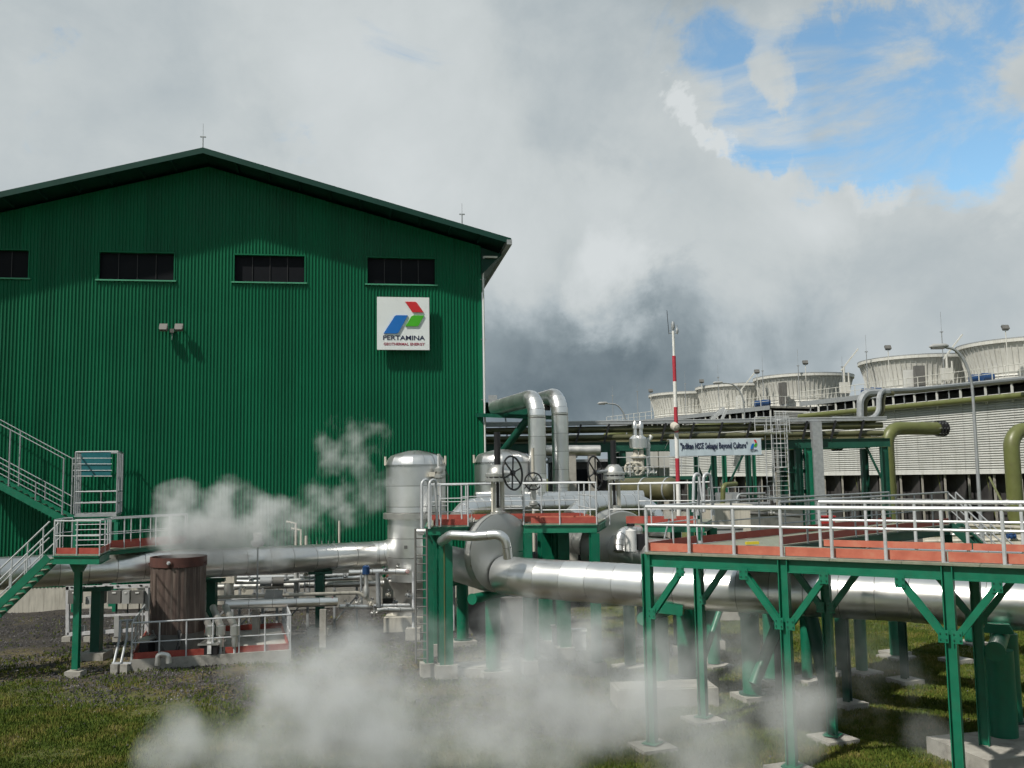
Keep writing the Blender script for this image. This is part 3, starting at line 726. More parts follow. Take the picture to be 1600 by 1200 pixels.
# things standing on the fan decks
def deck_rod(px, ytop, ybase, Y, label, r=.05, group='lightning rods on the cooling towers'):
    p = A(px, ybase, Y); q = A(px, ytop, Y); q.x = p.x; q.y = p.y; mid = p.lerp(q, .72)
    t = thing('lightning_rod', label, 'lightning rod', p, group)
    MB().tube([p, mid], r, 6).build('pole', 'galv_dull', t); MB().tube([mid, q], r * .35, 6).build('needle', 'galv_dull', t)
    MB().box(mid, (.3, .12, .1)).build('clamp', 'galv_dull', t)
for px, yt, yb, Y, lab in ((1476, 487, 600, 92, 'tallest lightning rod, between the two biggest fan stacks'), (1357, 523, 618, 100, 'lightning rod at the left rim of the stack behind the street lamp'),
        (1250, 545, 640, 113, 'thin lightning rod in front of the wide middle fan stack'), (1194, 556, 640, 115, 'lightning rod left of the wide middle fan stack'),
        (1124, 570, 640, 125, 'lightning rod in front of the stack right of the mast'), (1072, 580, 650, 130, 'lightning rod over the farthest fan stack close to the mast'),
        (997, 595, 655, 138, 'dark lightning rod left of the farthest fan stack'), (958, 603, 657, 142, 'leftmost lightning rod over the pipe rack'), (1318, 557, 615, 104, 'lightning rod just left of the near tower bank stack')):
    deck_rod(px, yt, yb, Y, lab)
def deck_light(px, py, ybase, Y, label):
    p = A(px, ybase, Y); q = A(px, py, Y); q.x = p.x; q.y = p.y
    t = thing('deck_floodlight', label, 'floodlight', p, 'floodlights on poles on the cooling tower deck')
    MB().tube([p, q], .045, 6).build('pole', 'stack', t)
    MB().box(q + Vector((0, 0, .15)), (.62, .22, .42), M3=Matrix.Rotation(R(-30), 3, 'X')).build('lamp_housing', 'grey_box', t)
    MB().bar(q - Vector((.25, 0, .12)), q + Vector((.25, 0, -.12)), .05, .08).build('bracket', 'galv_dull', t)
for px, py, yb, Y, lab in ((1576, 514, 590, 84, 'floodlight on a pole in front of the biggest fan stack'), (1391, 545, 612, 96, 'floodlight on a pole above the stack behind the street lamp'),
        (1261, 568, 630, 111, 'floodlight on a pole above the wide middle fan stack'), (1185, 582, 640, 116, 'floodlight at the left edge of the wide middle fan stack'),
        (1098, 597, 648, 128, 'floodlight on a pole between the two smaller fan stacks'), (1018, 612, 655, 136, 'floodlight at the left edge of the farthest fan stack')):
    deck_light(px, py, yb, Y, lab)
def davit(px, ybase, Y, label, flip=1):
    p = A(px, ybase, Y); t = thing('davit', label, 'davit', p, 'lifting davits on the fan decks')
    MB().tube([p, p + Vector((0, 0, 2.6))], .12, 8).build('post', 'stack', t)
    MB().tube([p + Vector((.5 * flip, 0, 0)), p + Vector((.5 * flip, 0, 2.0))], .09, 8).build('post', 'stack', t)
    MB().bar(p + Vector((-.3 * flip, 0, 2.2)), p + Vector((1.7 * flip, 0, 4.6)), .14, .14).build('jib', 'stack', t)
davit(1320, 610, 104, 'pale lifting davit left of the stack behind the street lamp')
davit(1481, 596, 92, 'pale lifting davit beside the tallest lightning rod')
davit(1160, 640, 118, 'pale lifting davit beside the wide middle fan stack')
def deck_gear(px, py, Y, label, s=1.0, box=True, motors=2):
    p = A(px, py, Y); p.z = DECK - .18
    t = thing('fan_drive', label, 'fan drive', p, 'fan drive gear on the fan decks')
    for k in range(motors):
        q = p + TU * (-1.3 * k)
        MB().tube([q + Vector((-.5, 0, .75)) * s, q + Vector((.5, 0, .75)) * s], .4 * s, 12).build('motor', 'blue', t)
        MB().box(q + Vector((0, 0, .1)) * s, (.8 * s, .5 * s, .5 * s)).build('motor_base', 'galv_dull', t)
    if box:
        MB().box(p + TU * 3.2 + Vector((0, 0, 1.5)), (1.1, .35, 1.2)).build('control_cabinet', 'stack', t)
        for dx in (-.45, .45): MB().bar(p + TU * 3.2 + Vector((dx, 0, 0)), p + TU * 3.2 + Vector((dx, 0, 1.0)), .08, .08).build('cabinet_leg', 'stack', t)
deck_gear(1524, 588, 88, 'pair of blue fan motors beside the biggest fan stack')
deck_gear(1354, 607, 101, 'pair of blue fan motors left of the stack behind the street lamp')
deck_gear(1186, 637, 116, 'pair of blue fan motors at the foot of the wide middle fan stack')
# control panels and dull valve clutter on the near deck
for px, Y, mt, lab, w_, h_ in ((1421, 95, 'louvre', 'white control cabinet on the near fan deck', .9, 1.9), (1438, 94, 'grey_box', 'brown electric cabinet next to the white one on the near fan deck', .95, 2.2),
        (1222, 114, 'grey_box', 'left one of two grey riser ducts below the wide middle stack', .55, 2.6), (1226.5, 113.5, 'grey_box', 'right one of two grey riser ducts below the wide middle stack', .55, 2.6), (1157, 122, 'louvre', 'pale control cabinet in front of the stack right of the mast', .9, 1.7)):
    p = XY(px, Y, DECK - .18, 600); t = thing('cabinet', lab, 'cabinet', p, 'cabinets on the fan decks')
    MB().box(p + Vector((0, 0, h_ / 2 + .5)), (w_, .5, h_)).build('cabinet_body', mt, t); MB().box(p + Vector((0, 0, .25)), (w_ * .6, .4, .5)).build('cabinet_base', 'galv_dull', t)
    MB().box(p + Vector((0, -.27, h_ / 2 + .5)), (w_ * .8, .03, h_ * .8)).build('cabinet_door', mt, t)
# access stair between the far deck and the rack
t = thing('deck_stair', 'pale steel stair climbing to the far fan deck right of the mast', 'stair', A(1118, 655, 112))
a = A(1112, 656, 112); b = A(1132, 638, 112); m = MB(); m.bar(a, b, .25, .4); m.build('stringer', 'galv', t)
a2 = A(1128, 655, 110); b2 = A(1135, 640, 110); MB().bar(a2, b2, .25, .3).build('stringer', 'galv', t)
for k in range(8): MB().bar(a.lerp(b, (k + .5) / 8) + Vector((0, .2, .2)), a.lerp(b, (k + .5) / 8) + Vector((.0, 1.2, .2)), .25, .05).build('tread', 'galv', t)

# olive risers that feed the towers
def riser(px, pytop, Y, px_end, label, R_=.55, t_end=None):
    base = XY(px, Y, 0, 700); top = A(px, pytop, Y); zt = top.z - 0.0
    endp = XY(px_end, Y + 2.2, zt, pytop)
    t = thing('cooling_water_riser', label, 'pipe', base, 'olive cooling water risers')
    path = fillet([base, Vector((base.x, base.y, zt)), endp], 1.35, 10)
    for i, sg in enumerate(resample(path, 3.2)): MB().tube(sg, R_, 28).build('pipe_length', 'olive', t)
    ax = (endp - Vector((base.x, base.y, zt))).normalized()
    for k in (0.02, .35, .68): MB().lathe([(R_ + .12, 0), (R_ + .12, .14)], endp - ax * (k + .1), ax, 28).build('flange', 'black', t)
    MB().lathe([(R_ + .03, 0), (R_ + .03, .7)], endp - ax * .75, ax, 28).build('expansion_bellows', 'black', t)
    for k in range(8):
        a_ = 2 * math.pi * k / 8; o = Vector((0, math.cos(a_), math.sin(a_))) * (R_ + .08)
        MB().tube([endp + o - ax * .8, endp + o + ax * .1], .03, 6).build('tie_rod', 'galv', t)
riser(1395, 669, 80, 1475, 'olive green riser pipe with a black bellows end against the pale louvres')
riser(1592, 672, 70, 1668, 'olive green riser pipe cut by the right edge of the photo')
riser(1238, 694, 92, 1312, 'olive green riser pipe half hidden behind the green rack column')

# ================================================================== PIPE RACK
RY = 62.0
rack = thing('pipe_rack', 'long green steel rack carrying olive pipes and a grey cable tray', 'pipe rack', XY(1130, RY))
def RZ(py, px=1100, Y=RY): return A(px, py, Y).z
def RX(px, Y=RY): return A(px, 700, Y).x
z_tray = RZ(659); z_p1 = RZ(668); z_p2 = RZ(681); z_bm = RZ(696); x0 = RX(700); x1 = RX(1384)
MB().box(((x0 + x1) / 2, RY - .1, z_tray), (x1 - x0, .7, .22)).build('cable_tray', 'galv_dull', rack)
MB().box(((x0 + x1) / 2, RY - .46, z_tray + .12), (x1 - x0, .03, .05)).build('tray_lip', 'galv', rack)
for z, r, dy, mt in ((z_p1 - .02, .20, -.1, 'olive_rack'), (z_p2, .17, -.15, 'olive_rack'), (z_p1, .2, 1.2, 'olive_dark'), (z_p2 - .33, .10, -.3, 'olive_dark'), (z_p2 - .1, .25, 2.2, 'olive_rack')):
    xa = x0
    while xa < x1 - .4:
        xb = min(xa + 6, x1 - .2); MB().tube([(xa, RY + dy, z), (xb, RY + dy, z)], r, 16).build('pipe_length', mt, rack); xa = xb
MB().ibeam((x0, RY - .5, z_bm), (x1 + .1, RY - .5, z_bm), .22, .55).build('main_beam', 'steel_dark', rack)
MB().ibeam((x0, RY + 3, z_bm), (x1 + .1, RY + 3, z_bm), .22, .55).build('main_beam', 'steel_dark', rack)
px = 905
while px < 1384:
    x = RX(px); z = z_p2 - .2
    MB().bar((x - .28, RY - .5, z - .25), (x + .12, RY - .45, z_p1 + .30), .12, .16, (0, 1, 0)).build('pipe_bracket', 'black', rack)
    px += 44
for px, w_, mt in ((952, .32, 'steel_dark'), (971, .40, 'steel_dark'), (1005, .18, 'steel_dark'), (1085, .3, 'steel_dark'), (1112, .32, 'steel_dark'), (1128, .26, 'steel'), (1165, .3, 'steel_dark'), (1174, .2, 'steel'), (1243, .42, 'steel_dark'), (1258, .44, 'steel'), (1376, .42, 'steel_dark')):
    x = RX(px); MB().ibeam((x, RY - .5, 0), (x, RY - .5, z_bm - .29), w_, w_, (1, 0, 0)).build('column', mt, rack)
    if w_ >= .4: MB().ibeam((x, RY + 3, 0), (x, RY + 3, z_bm - .29), w_, w_, (1, 0, 0)).build('column', 'steel_dark', rack)
x = RX(1271); MB().bar((x, RY - .7, 0), (x, RY - .7, z_tray - .15), .62, .5).build('cable_duct', 'galv_dull', rack)
for pa, pb, za, zb in ((1085, 1112, 720, 790), (1112, 1085, 720, 790), (1243, 1258, 740, 700), (1376, 1350, 760, 700), (955, 971, 770, 705), (1165, 1128, 700, 770)):
    MB().bar((RX(pa), RY - .3, RZ(za)), (RX(pb), RY - .3, RZ(zb)), .12, .12, (0, 1, 0)).build('brace', 'steel_dark', rack)
for z in (RZ(738), RZ(770)): MB().ibeam((RX(1225), RY - .3, z), (RX(1262), RY - .3, z), .2, .25).build('tie_beam', 'steel_dark', rack)
# end loops: cable tray climbing from the rack to the tower
def swan(pxs, label, mt='galv_dull', r=.22):
    t = thing('tray_riser', label, 'cable duct', pxs[0], 'grey ducts between rack and cooling tower')
    path = fillet(pxs, .95, 10); 
    for a_, b_ in zip(path, path[1:]): pass
    MB().tube(path, r, 8).build('duct', mt, t)
    MB().tube([p + Vector((.42, .3, -.1)) for p in path], r * .7, 8).build('cable_bundle', 'olive_dark', t)
swan([A(1300, 655, 62.2), A(1373, 655, 62.4), A(1373, 611, 62.8), A(1425, 609, 66), A(1600, 592, 79)], 'grey duct rising from the rack end in an S bend to the tower deck', r=.17)
swan([A(1344, 651, 62.6), A(1344, 614, 62.6), A(1388, 612, 63.5)], 'short grey arched duct beside the S bend at the rack end', r=.24)
# caged ladder of the rack
def caged_ladder(px, Y, pt, pb, label, w=.5, cage=True, mat_='galv', rung=.3, face=(0, -1, 0), x2=None):
    base = A(px, pb, Y); top = A(px, pt, Y); top.x, top.y = base.x, base.y
    t = thing('ladder', label, 'ladder', base); fx = Vector(face); sx_ = Vector((0, 0, 1)).cross(fx).normalized()
    for s in (-1, 1): MB().tube([base + sx_ * s * w / 2, top + sx_ * s * w / 2], .035, 8).build('stile', mat_, t)
    k = int((top.z - base.z) / rung)
    for i in range(k): 
        z = base.z + rung * (i + .5); MB().tube([Vector((base.x, base.y, z)) - sx_ * w / 2, Vector((base.x, base.y, z)) + sx_ * w / 2], .018, 6).build('rung', mat_, t)
    if cage:
        z = base.z + 2.2
        while z < top.z + .3:
            c = Vector((base.x, base.y, z)); pts = [c + sx_ * math.cos(a_) * .4 + fx * (.15 + math.sin(a_) * .6) for a_ in [math.pi * j / 8 for j in range(9)]]
            MB().tube(pts, .022, 6).build('cage_hoop', mat_, t); z += .75
        for a_ in (.6, 1.2, 1.9, 2.5):
            o = sx_ * math.cos(a_) * .4 + fx * (.15 + math.sin(a_) * .6)
            MB().tube([Vector((base.x, base.y, base.z + 2.2)) + o, Vector((base.x, base.y, top.z + .3)) + o], .02, 6).build('cage_bar', mat_, t)
    return t
caged_ladder(1222, 60.5, 650, 785, 'tall caged grey ladder in front of the pipe rack beside the banner', w=1.0)
caged_ladder(1206, 61, 664, 785, 'second narrow grey ladder left of the caged one at the rack', w=.5, cage=False)
# small access platform on the rack
t = thing('rack_platform', 'small railed landing on top of the rack beside the caged ladder', 'platform', A(1190, 673, 60.8))
railing(t, [A(1180, 676, 60.9), A(1234, 676, 60.9)], 1.0, .8, .03); MB().bar(A(1178, 677, 60.9), A(1236, 677, 60.9), .9, .08).build('deck', 'grate', t)

# banner
bx0, bz1 = A(1046, 687, 59.5).x, A(1046, 687, 59.5).z; bx1, bz0 = A(1190, 710.5, 59.5).x, A(1190, 710.5, 59.5).z
bn = thing('banner', 'long pale banner with dark lettering and a small emblem hung on the rack', 'banner', ((bx0 + bx1) / 2, 59.5, bz0))
m = MB(); nseg = 40
for i in range(nseg):
    xa = bx0 + (bx1 - bx0) * i / nseg; xb = bx0 + (bx1 - bx0) * (i + 1) / nseg; f = lambda q: .012 * math.sin(q * 5.1) + .006 * math.sin(q * 11)
    m.add([(xa, 59.5 + f(xa), bz0), (xb, 59.5 + f(xb), bz0), (xb, 59.5 + f(xb), bz1), (xa, 59.5 + f(xa), bz1)], [(0, 1, 2, 3)])
m.build('cloth', 'banner', bn)
for z in (bz0, bz1): MB().tube([(bx0 - .15, 59.56, z), (bx1 + .15, 59.56, z)], .03, 6).build('rod', 'galv_dull', bn)
for x in (bx0, bx1, (bx0 + bx1) / 2): MB().tube([(x, 59.56, bz1), (x, RY - .62, z_bm - .2)], .012, 5).build('rope', 'white', bn)
text('"Jadikan HSSE Sebagai Beyond Culture"', (bx0 + (bx1 - bx0) * .115, 59.475, bz0 + (bz1 - bz0) * .30), (bx1 - bx0) * .735, (bz1 - bz0) * .50, 'navy', bn, xdir=(1, 0, 0), nrm_=(0, -1, 0), extrude=.01, bold=.022)
lx = bx0 + (bx1 - bx0) * .865; lw = (bx1 - bx0) * .10; lz = bz0 + (bz1 - bz0) * .10; lh = (bz1 - bz0) * 1.0
onb = lambda u, v: Vector((lx + lw * u, 59.468, lz + lh * v * .9))
for poly, mt in ((red_p, 'logo_red'), (blue_p, 'logo_blue'), (green_p, 'logo_green')): logo_piece(poly, mt, onb, bn, Vector((0, .01, 0)))
text('PERTAMINA', onb(.10, .16), lw * .85, lh * .085, 'navy', bn, xdir=(1, 0, 0), nrm_=(0, -1, 0), extrude=.01, bold=.02)

# relief valve skid on its platform
rp = thing('valve_platform', 'railed green platform under the rack carrying the relief valves', 'platform', XY(1022, 56))
zz = A(1022, 744, 56).z
MB().box((A(1022, 744, 56).x, 57, zz - .12), (A(1095, 744, 56).x - A(955, 744, 56).x, 2.6, .2)).build('deck', 'steel_dark', rp)
for px in (972, 1022, 1078):
    p = A(px, 744, 55.9); MB().bar((p.x, 55.9, 0), (p.x, 55.9, zz - .25), .22, .22).build('column', 'steel_dark', rp)
railing(rp, [Vector((A(958, 744, 55.8).x, 55.8, zz)), Vector((A(1092, 744, 55.8).x, 55.8, zz))], 1.12, 1.0, .022)
for i, (px, lab) in enumerate(((994, 'left relief valve with a conical silver bonnet under the rack'), (1003, 'right relief valve with a conical silver bonnet under the rack'))):
    p = A(px, 742, 56.6); t = thing('relief_valve', lab, 'valve', p, 'relief valves under the rack')
    MB().lathe([(.20, 0), (.2, .25), (.34, .3), (.34, .42), (.16, .5), (.16, .9), (.30, 1.0), (.30, 1.12), (.14, 1.2), (.14, 1.5)], p, (0, 0, 1), 14).build('valve_body', 'cream', t)
    MB().lathe([(.30, 1.55), (.36, 1.6), (.36, 2.15), (.14, 2.35), (.12, 2.7), (.17, 2.75), (.17, 3.0), (.05, 3.2)], p, (0, 0, 1), 14).build('bonnet', 'alu', t)
    MB().torus(p + Vector((-.3, -.25, .35)), (0, 1, 0), .36, .09, 16, 8).build('elbow', 'cream', t)
valve(1013, 739, 56.5, .28, 'dull valve right of the relief valves under the rack'); valve(1021, 739, 56.5, .24, 'smaller valve farther right of the relief valves'); valve(983, 738, 56.3, .3, 'dull valve at the left foot of the relief valves')
p = A(1012, 690, 57); t = thing('vent_pipe', 'short bent white vent pipe beside the relief valve bonnets', 'pipe', p); MB().tube(fillet([p - Vector((0, 0, 2)), p, p + Vector((.25, 0, .35))], .1), .13, 10).build('pipe_body', 'white', t); MB().lathe([(.16, 0), (.16, .3)], p + Vector((.0, 0, -.4)), (0, 0, 1), 12).build('collar', 'white', t)
# white wall seen behind the skid
t = thing('equipment_room', 'pale low equipment room half hidden behind the relief valves', 'building', XY(1000, 66)); x_a, x_b = A(975, 700, 66).x, A(1045, 700, 66).x
MB().box(((x_a + x_b) / 2, 68, (A(1000, 697, 66).z) / 2), (x_b - x_a, 4, A(1000, 697, 66).z)).build('wall', 'louvre', t)
for k in range(1, 4): MB().box((x_a + (x_b - x_a) * k / 4, 65.98, (A(1000, 697, 66).z) / 2), (.05, .05, A(1000, 697, 66).z - .1)).build('wall_joint', 'concrete', t)

# horizontal olive vessel
p0 = XY(962, 50, 0, 765); zc = A(1010, 765, 50).z; a = Vector((A(962, 765, 51).x, 51.5, zc)); b = Vector((A(1055, 765, 48.5).x, 48.5, zc)); ax = (b - a).normalized(); L_ = (b - a).length; Rv = .62
t = thing('horizontal_vessel', 'dark olive horizontal drum lying behind the second valve', 'vessel', p0)
MB().lathe([(.05, -.3), (Rv * .6, -.24), (Rv * .92, -.1), (Rv, 0), (Rv, L_ - .25), (Rv * .93, L_ - .1), (Rv * .62, L_ + .06), (.05, L_ + .12)], a, ax, 32).build('shell', 'olive_dark', t)
for k in (.06, .52, .9): MB().lathe([(Rv + .03, 0), (Rv + .03, .09)], a + ax * L_ * k, ax, 32).build('strap', 'galv_dull', t)
for k in (.2, .8): MB().prism([a + ax * L_ * k + Vector((0, -.5, -zc)), a + ax * L_ * k + Vector((0, .5, -zc)), a + ax * L_ * k + Vector((0, .5, -.3)), a + ax * L_ * k + Vector((0, -.5, -.3))], ax * .3).build('saddle', 'concrete', t)

# concrete walls and blocks behind the far walkway
for px0, px1, pt, Y, dz, lab, mt in ((1112, 1172, 792, 47, 2.0, 'pale concrete block behind the railings below the ladder', 'cream'),):
    a = A(px0, pt, Y); b = A(px1, pt, Y); t = thing('concrete_block', lab, 'concrete block', (a.x, Y, 0)); MB().box(((a.x + b.x) / 2, Y + dz / 2, a.z / 2), (b.x - a.x, dz, a.z)).build('block_body', mt, t); MB().box(((a.x + b.x) / 2, Y + dz / 2, a.z + .04), (b.x - a.x + .2, dz + .2, .1)).build('coping', mt, t)
a = A(1140, 800, 52); b = A(1250, 800, 55); t = thing('retaining_wall', 'grey concrete retaining wall beyond the walkway', 'wall', (a.x, 52, 0)); MB().bar((a.x, 52, a.z / 2), (b.x, 55, a.z / 2), .4, a.z).build('wall_body', 'concrete', t); MB().bar((a.x, 52, a.z + .06), (b.x, 55, a.z + .06), .5, .12).build('coping', 'cream', t)
a = A(1440, 818, 62); b = A(1720, 828, 52); t = thing('basin_wall', 'long cream concrete basin wall beyond the near walkway', 'wall', (a.x, 60, 0)); MB().bar((a.x, 62, a.z / 2), (b.x, 52, a.z / 2), .5, a.z).build('wall_body', 'cream', t); MB().bar((a.x, 62, a.z + .05), (b.x, 52, a.z + .05), .62, .1).build('coping', 'cream', t)
# brown dark wall below the far towers on the left
t = thing('service_building', 'dark grey service building beyond the vertical gooseneck pipes', 'building', XY(905, 72)); xa, xb = A(862, 740, 72).x, A(950, 740, 72).x; zt = A(900, 722, 72).z
MB().box(((xa + xb) / 2, 75, zt / 2), (xb - xa, 6, zt)).build('wall', 'fill', t); MB().box(((xa + xb) / 2, 75, zt + .1), (xb - xa + .5, 6.5, .2)).build('roof', 'galv_dull', t)
for k in range(3): MB().box((xa + (xb - xa) * (.3 + .25 * k), 71.9, zt - 1.1), (1.2, .2, 1.1)).build('window', 'dark', t)
t = thing('grey_tank', 'grey horizontal pipe with capped end in front of the rack at mid height', 'pipe', A(862, 704, 58)); a = A(845, 704, 58); b = A(938, 704, 58)
for i, sg in enumerate(resample([a, b], 1.2)): MB().tube(sg, .33, 24).build('cladding_sheet', 'alu_dull', t)
for px in (893, 925): p = A(px, 712, 58); MB().bar((p.x, 58, 0), (p.x, 58, p.z), .5, .5).build('support', 'concrete', t)
# distant railed deck left of goosenecks
t = thing('far_walkway', 'pale railed walkway seen between the power house and the gooseneck pipes', 'walkway', XY(795, 80)); a = A(757, 690, 80); b = A(900, 690, 84)
MB().bar(a, b, 1.5, .35).build('deck', 'galv_dull', t); MB().bar(a - Vector((0, 0, 1.2)), b - Vector((0, 0, 1.2)), .4, .5).build('beam', 'galv_dull', t); railing(t, [a + Vector((0, -.7, .1)), b + Vector((0, -.7, .1))], 1.5, 1.6, .05, mids=(.33, .66))
for k in range(5): q = a.lerp(b, .1 + .2 * k); MB().bar((q.x, q.y, 0), (q.x, q.y, q.z), .4, .4).build('column', 'galv_dull', t)

# ================================================================== street lamps and mast
def street_lamp(px, Y, head_px, head_py, top_py, label, r=.07):
    base = XY(px, Y, 0, 700); top = A(px, top_py + 55 * (60 / Y), Y); head = A(head_px, head_py, Y)
    t = thing('street_lamp', label, 'street lamp', base, 'curved street lamps')
    kx = head.x - top.x; pk = A((px + head_px) / 2, top_py, Y).z
    pts = [base, Vector((base.x, Y, top.z))]
    n = 9
    for i in range(1, n + 1):
        a_ = math.pi / 2 * i / n; pts.append(Vector((base.x + kx * .5 * (1 - math.cos(a_)), Y, top.z + (pk - top.z) * math.sin(a_))))
    pts.append(Vector((head.x, Y, head.z)))
    MB().tube(pts, [r * 1.5] + [r] * (len(pts) - 2) + [r * .5], 10).build('pole', 'galv_dull', t)
    d = math.copysign(1, kx)
    MB().tube([Vector((head.x - d * .45, Y, head.z + .02)), Vector((head.x - d * .3, Y, head.z + .03)), Vector((head.x + d * .3, Y, head.z)), Vector((head.x + d * .5, Y, head.z - .03))], [.04, .11, .13, .04], 12).build('lamp_head', 'grey_light', t)
    MB().box((head.x + d * .1, Y, head.z - .1), (.6, .2, .08)).build('lens', 'grey_box', t)
street_lamp(1541, 46, 1468, 541, 543, 'tallest curved street lamp, in front of the near cooling tower')
street_lamp(984, 88, 942, 630, 631, 'small curved street lamp against the dark cloud above the rack')
street_lamp(1171, 90, 1122, 598, 599, 'curved street lamp in front of the fan stack right of the mast')
street_lamp(795, 84, 787, 650, 650, 'small dark lamp between the power house and the gooseneck pipes')
MY = 45.0
base = XY(1066, MY, 0, 800); mast = thing('wind_mast', 'slender red and white banded mast with wind instruments on top', 'mast', base)
zs = [A(1062, y, MY).z for y in (756, 716, 676, 636, 596, 556, 517)]
bands = [(0, zs[0], 'mast_white', .105), (zs[0], zs[1], 'mast_red', .10), (zs[1], zs[2], 'mast_white', .098), (zs[2], zs[3], 'mast_red', .095), (zs[3], zs[4], 'mast_white', .09), (zs[4], zs[5], 'mast_red', .087), (zs[5], zs[6], 'mast_white', .06)]
for a_, b_, mt, r in bands: MB().tube([base + Vector((0, 0, a_)), base + Vector((0, 0, b_))], r, 14).build('mast_section', mt, mast)
tp = base + Vector((0, 0, zs[6])); e = A(1045, 517, MY).x - base.x
MB().tube([tp + Vector((e, 0, -.1)), tp + Vector((-e * .9, 0, -.1))], .022, 6).build('crossarm', 'galv_dull', mast)
MB().tube([tp + Vector((e, 0, .05)), tp + Vector((-e * .4, 0, .05))], .015, 6).build('crossarm', 'galv_dull', mast)
MB().tube([tp + Vector((e, 0, -.15)), tp + Vector((e - .06, 0, 1.0))], .014, 6).build('whip_antenna', 'black', mast)
MB().lathe([(.05, 0), (.09, .1), (.09, .28), (.05, .4)], tp + Vector((0, 0, .05)), (0, 0, 1), 12).build('wind_sensor', 'galv_dull', mast)
MB().lathe([(.04, -.1), (.07, 0), (.07, .12), (.02, .2), (.02, .35)], tp + Vector((-e * .9, 0, -.05)), (0, 0, 1), 10).build('temperature_sensor', 'galv_dull', mast)
p = A(1050, 663, 44.8); MB().lathe([(.12, 0), (.19, .1), (.19, .34), (.1, .42)], p, (.5, -.6, -.5), 14).build('siren', 'cream', mast); MB().bar(p + Vector((0, 0, .05)), base + Vector((0, 0, p.z + .05)), .04, .04).build('siren_bracket', 'galv_dull', mast)
# ================================================================== MAIN PIPES, VESSELS, VALVES
PZ = 3.27
# left header: from the left edge to the first separator
lp = thing('steam_header', 'big silver steam pipe running along the green wall to the first separator', 'pipe', XY(300, 40))
V1 = XY(651, 43.2)
pl = [Vector((A(-160, 900, 32.6).x, 32.6, 3.42)), Vector((A(40, 892, 35.0).x, 35.0, 3.42)), Vector((A(470, 872, 41.0).x, 41.0, 3.25)), Vector((A(585, 872, 43.6).x, 43.4, 3.2)), V1 + Vector((0, 0, 3.9))]
path = fillet(pl[:-1], 1.5, 6)
clad_pipe(lp, path, .575, 1.0)
clad_pipe(lp, fillet([path[-1], path[-1] + Vector((.75, .05, .05)), V1 + Vector((-.6, .1, .55 + 3.2))], .9, 6), .575, .28)
for px, Y in ((150, 36.6), (330, 39.2), (500, 41.7)):
    p = XY(px, Y, 0); t = thing('pipe_support', 'dark green pipe stand under the silver steam header ' + {150: 'left of the steam vent', 330: 'right of the steam vent', 500: 'near the first separator'}[px], 'pipe support', p, 'pipe supports')
    MB().bar((p.x, p.y, 0.2), (p.x, p.y, PZ - .75), .35, .35).build('column', 'steel_dark', t); MB().bar((p.x - .5, p.y - .1, PZ - .68), (p.x + .5, p.y + .1, PZ - .68), .5, .12).build('saddle', 'steel_dark', t); MB().box((p.x, p.y, .12), (.9, .9, .3)).build('footing', 'concrete', t)
# stained collar on the header below the landing
q = pl[0].lerp(pl[1], 1.0); 
MB().lathe([(.60, 0), (.60, .5)], Vector((A(92, 892, 35.7).x, 35.7, 3.40)), (pl[2] - pl[1]), 36, False, False).build('stained_wrap', 'cream', lp)

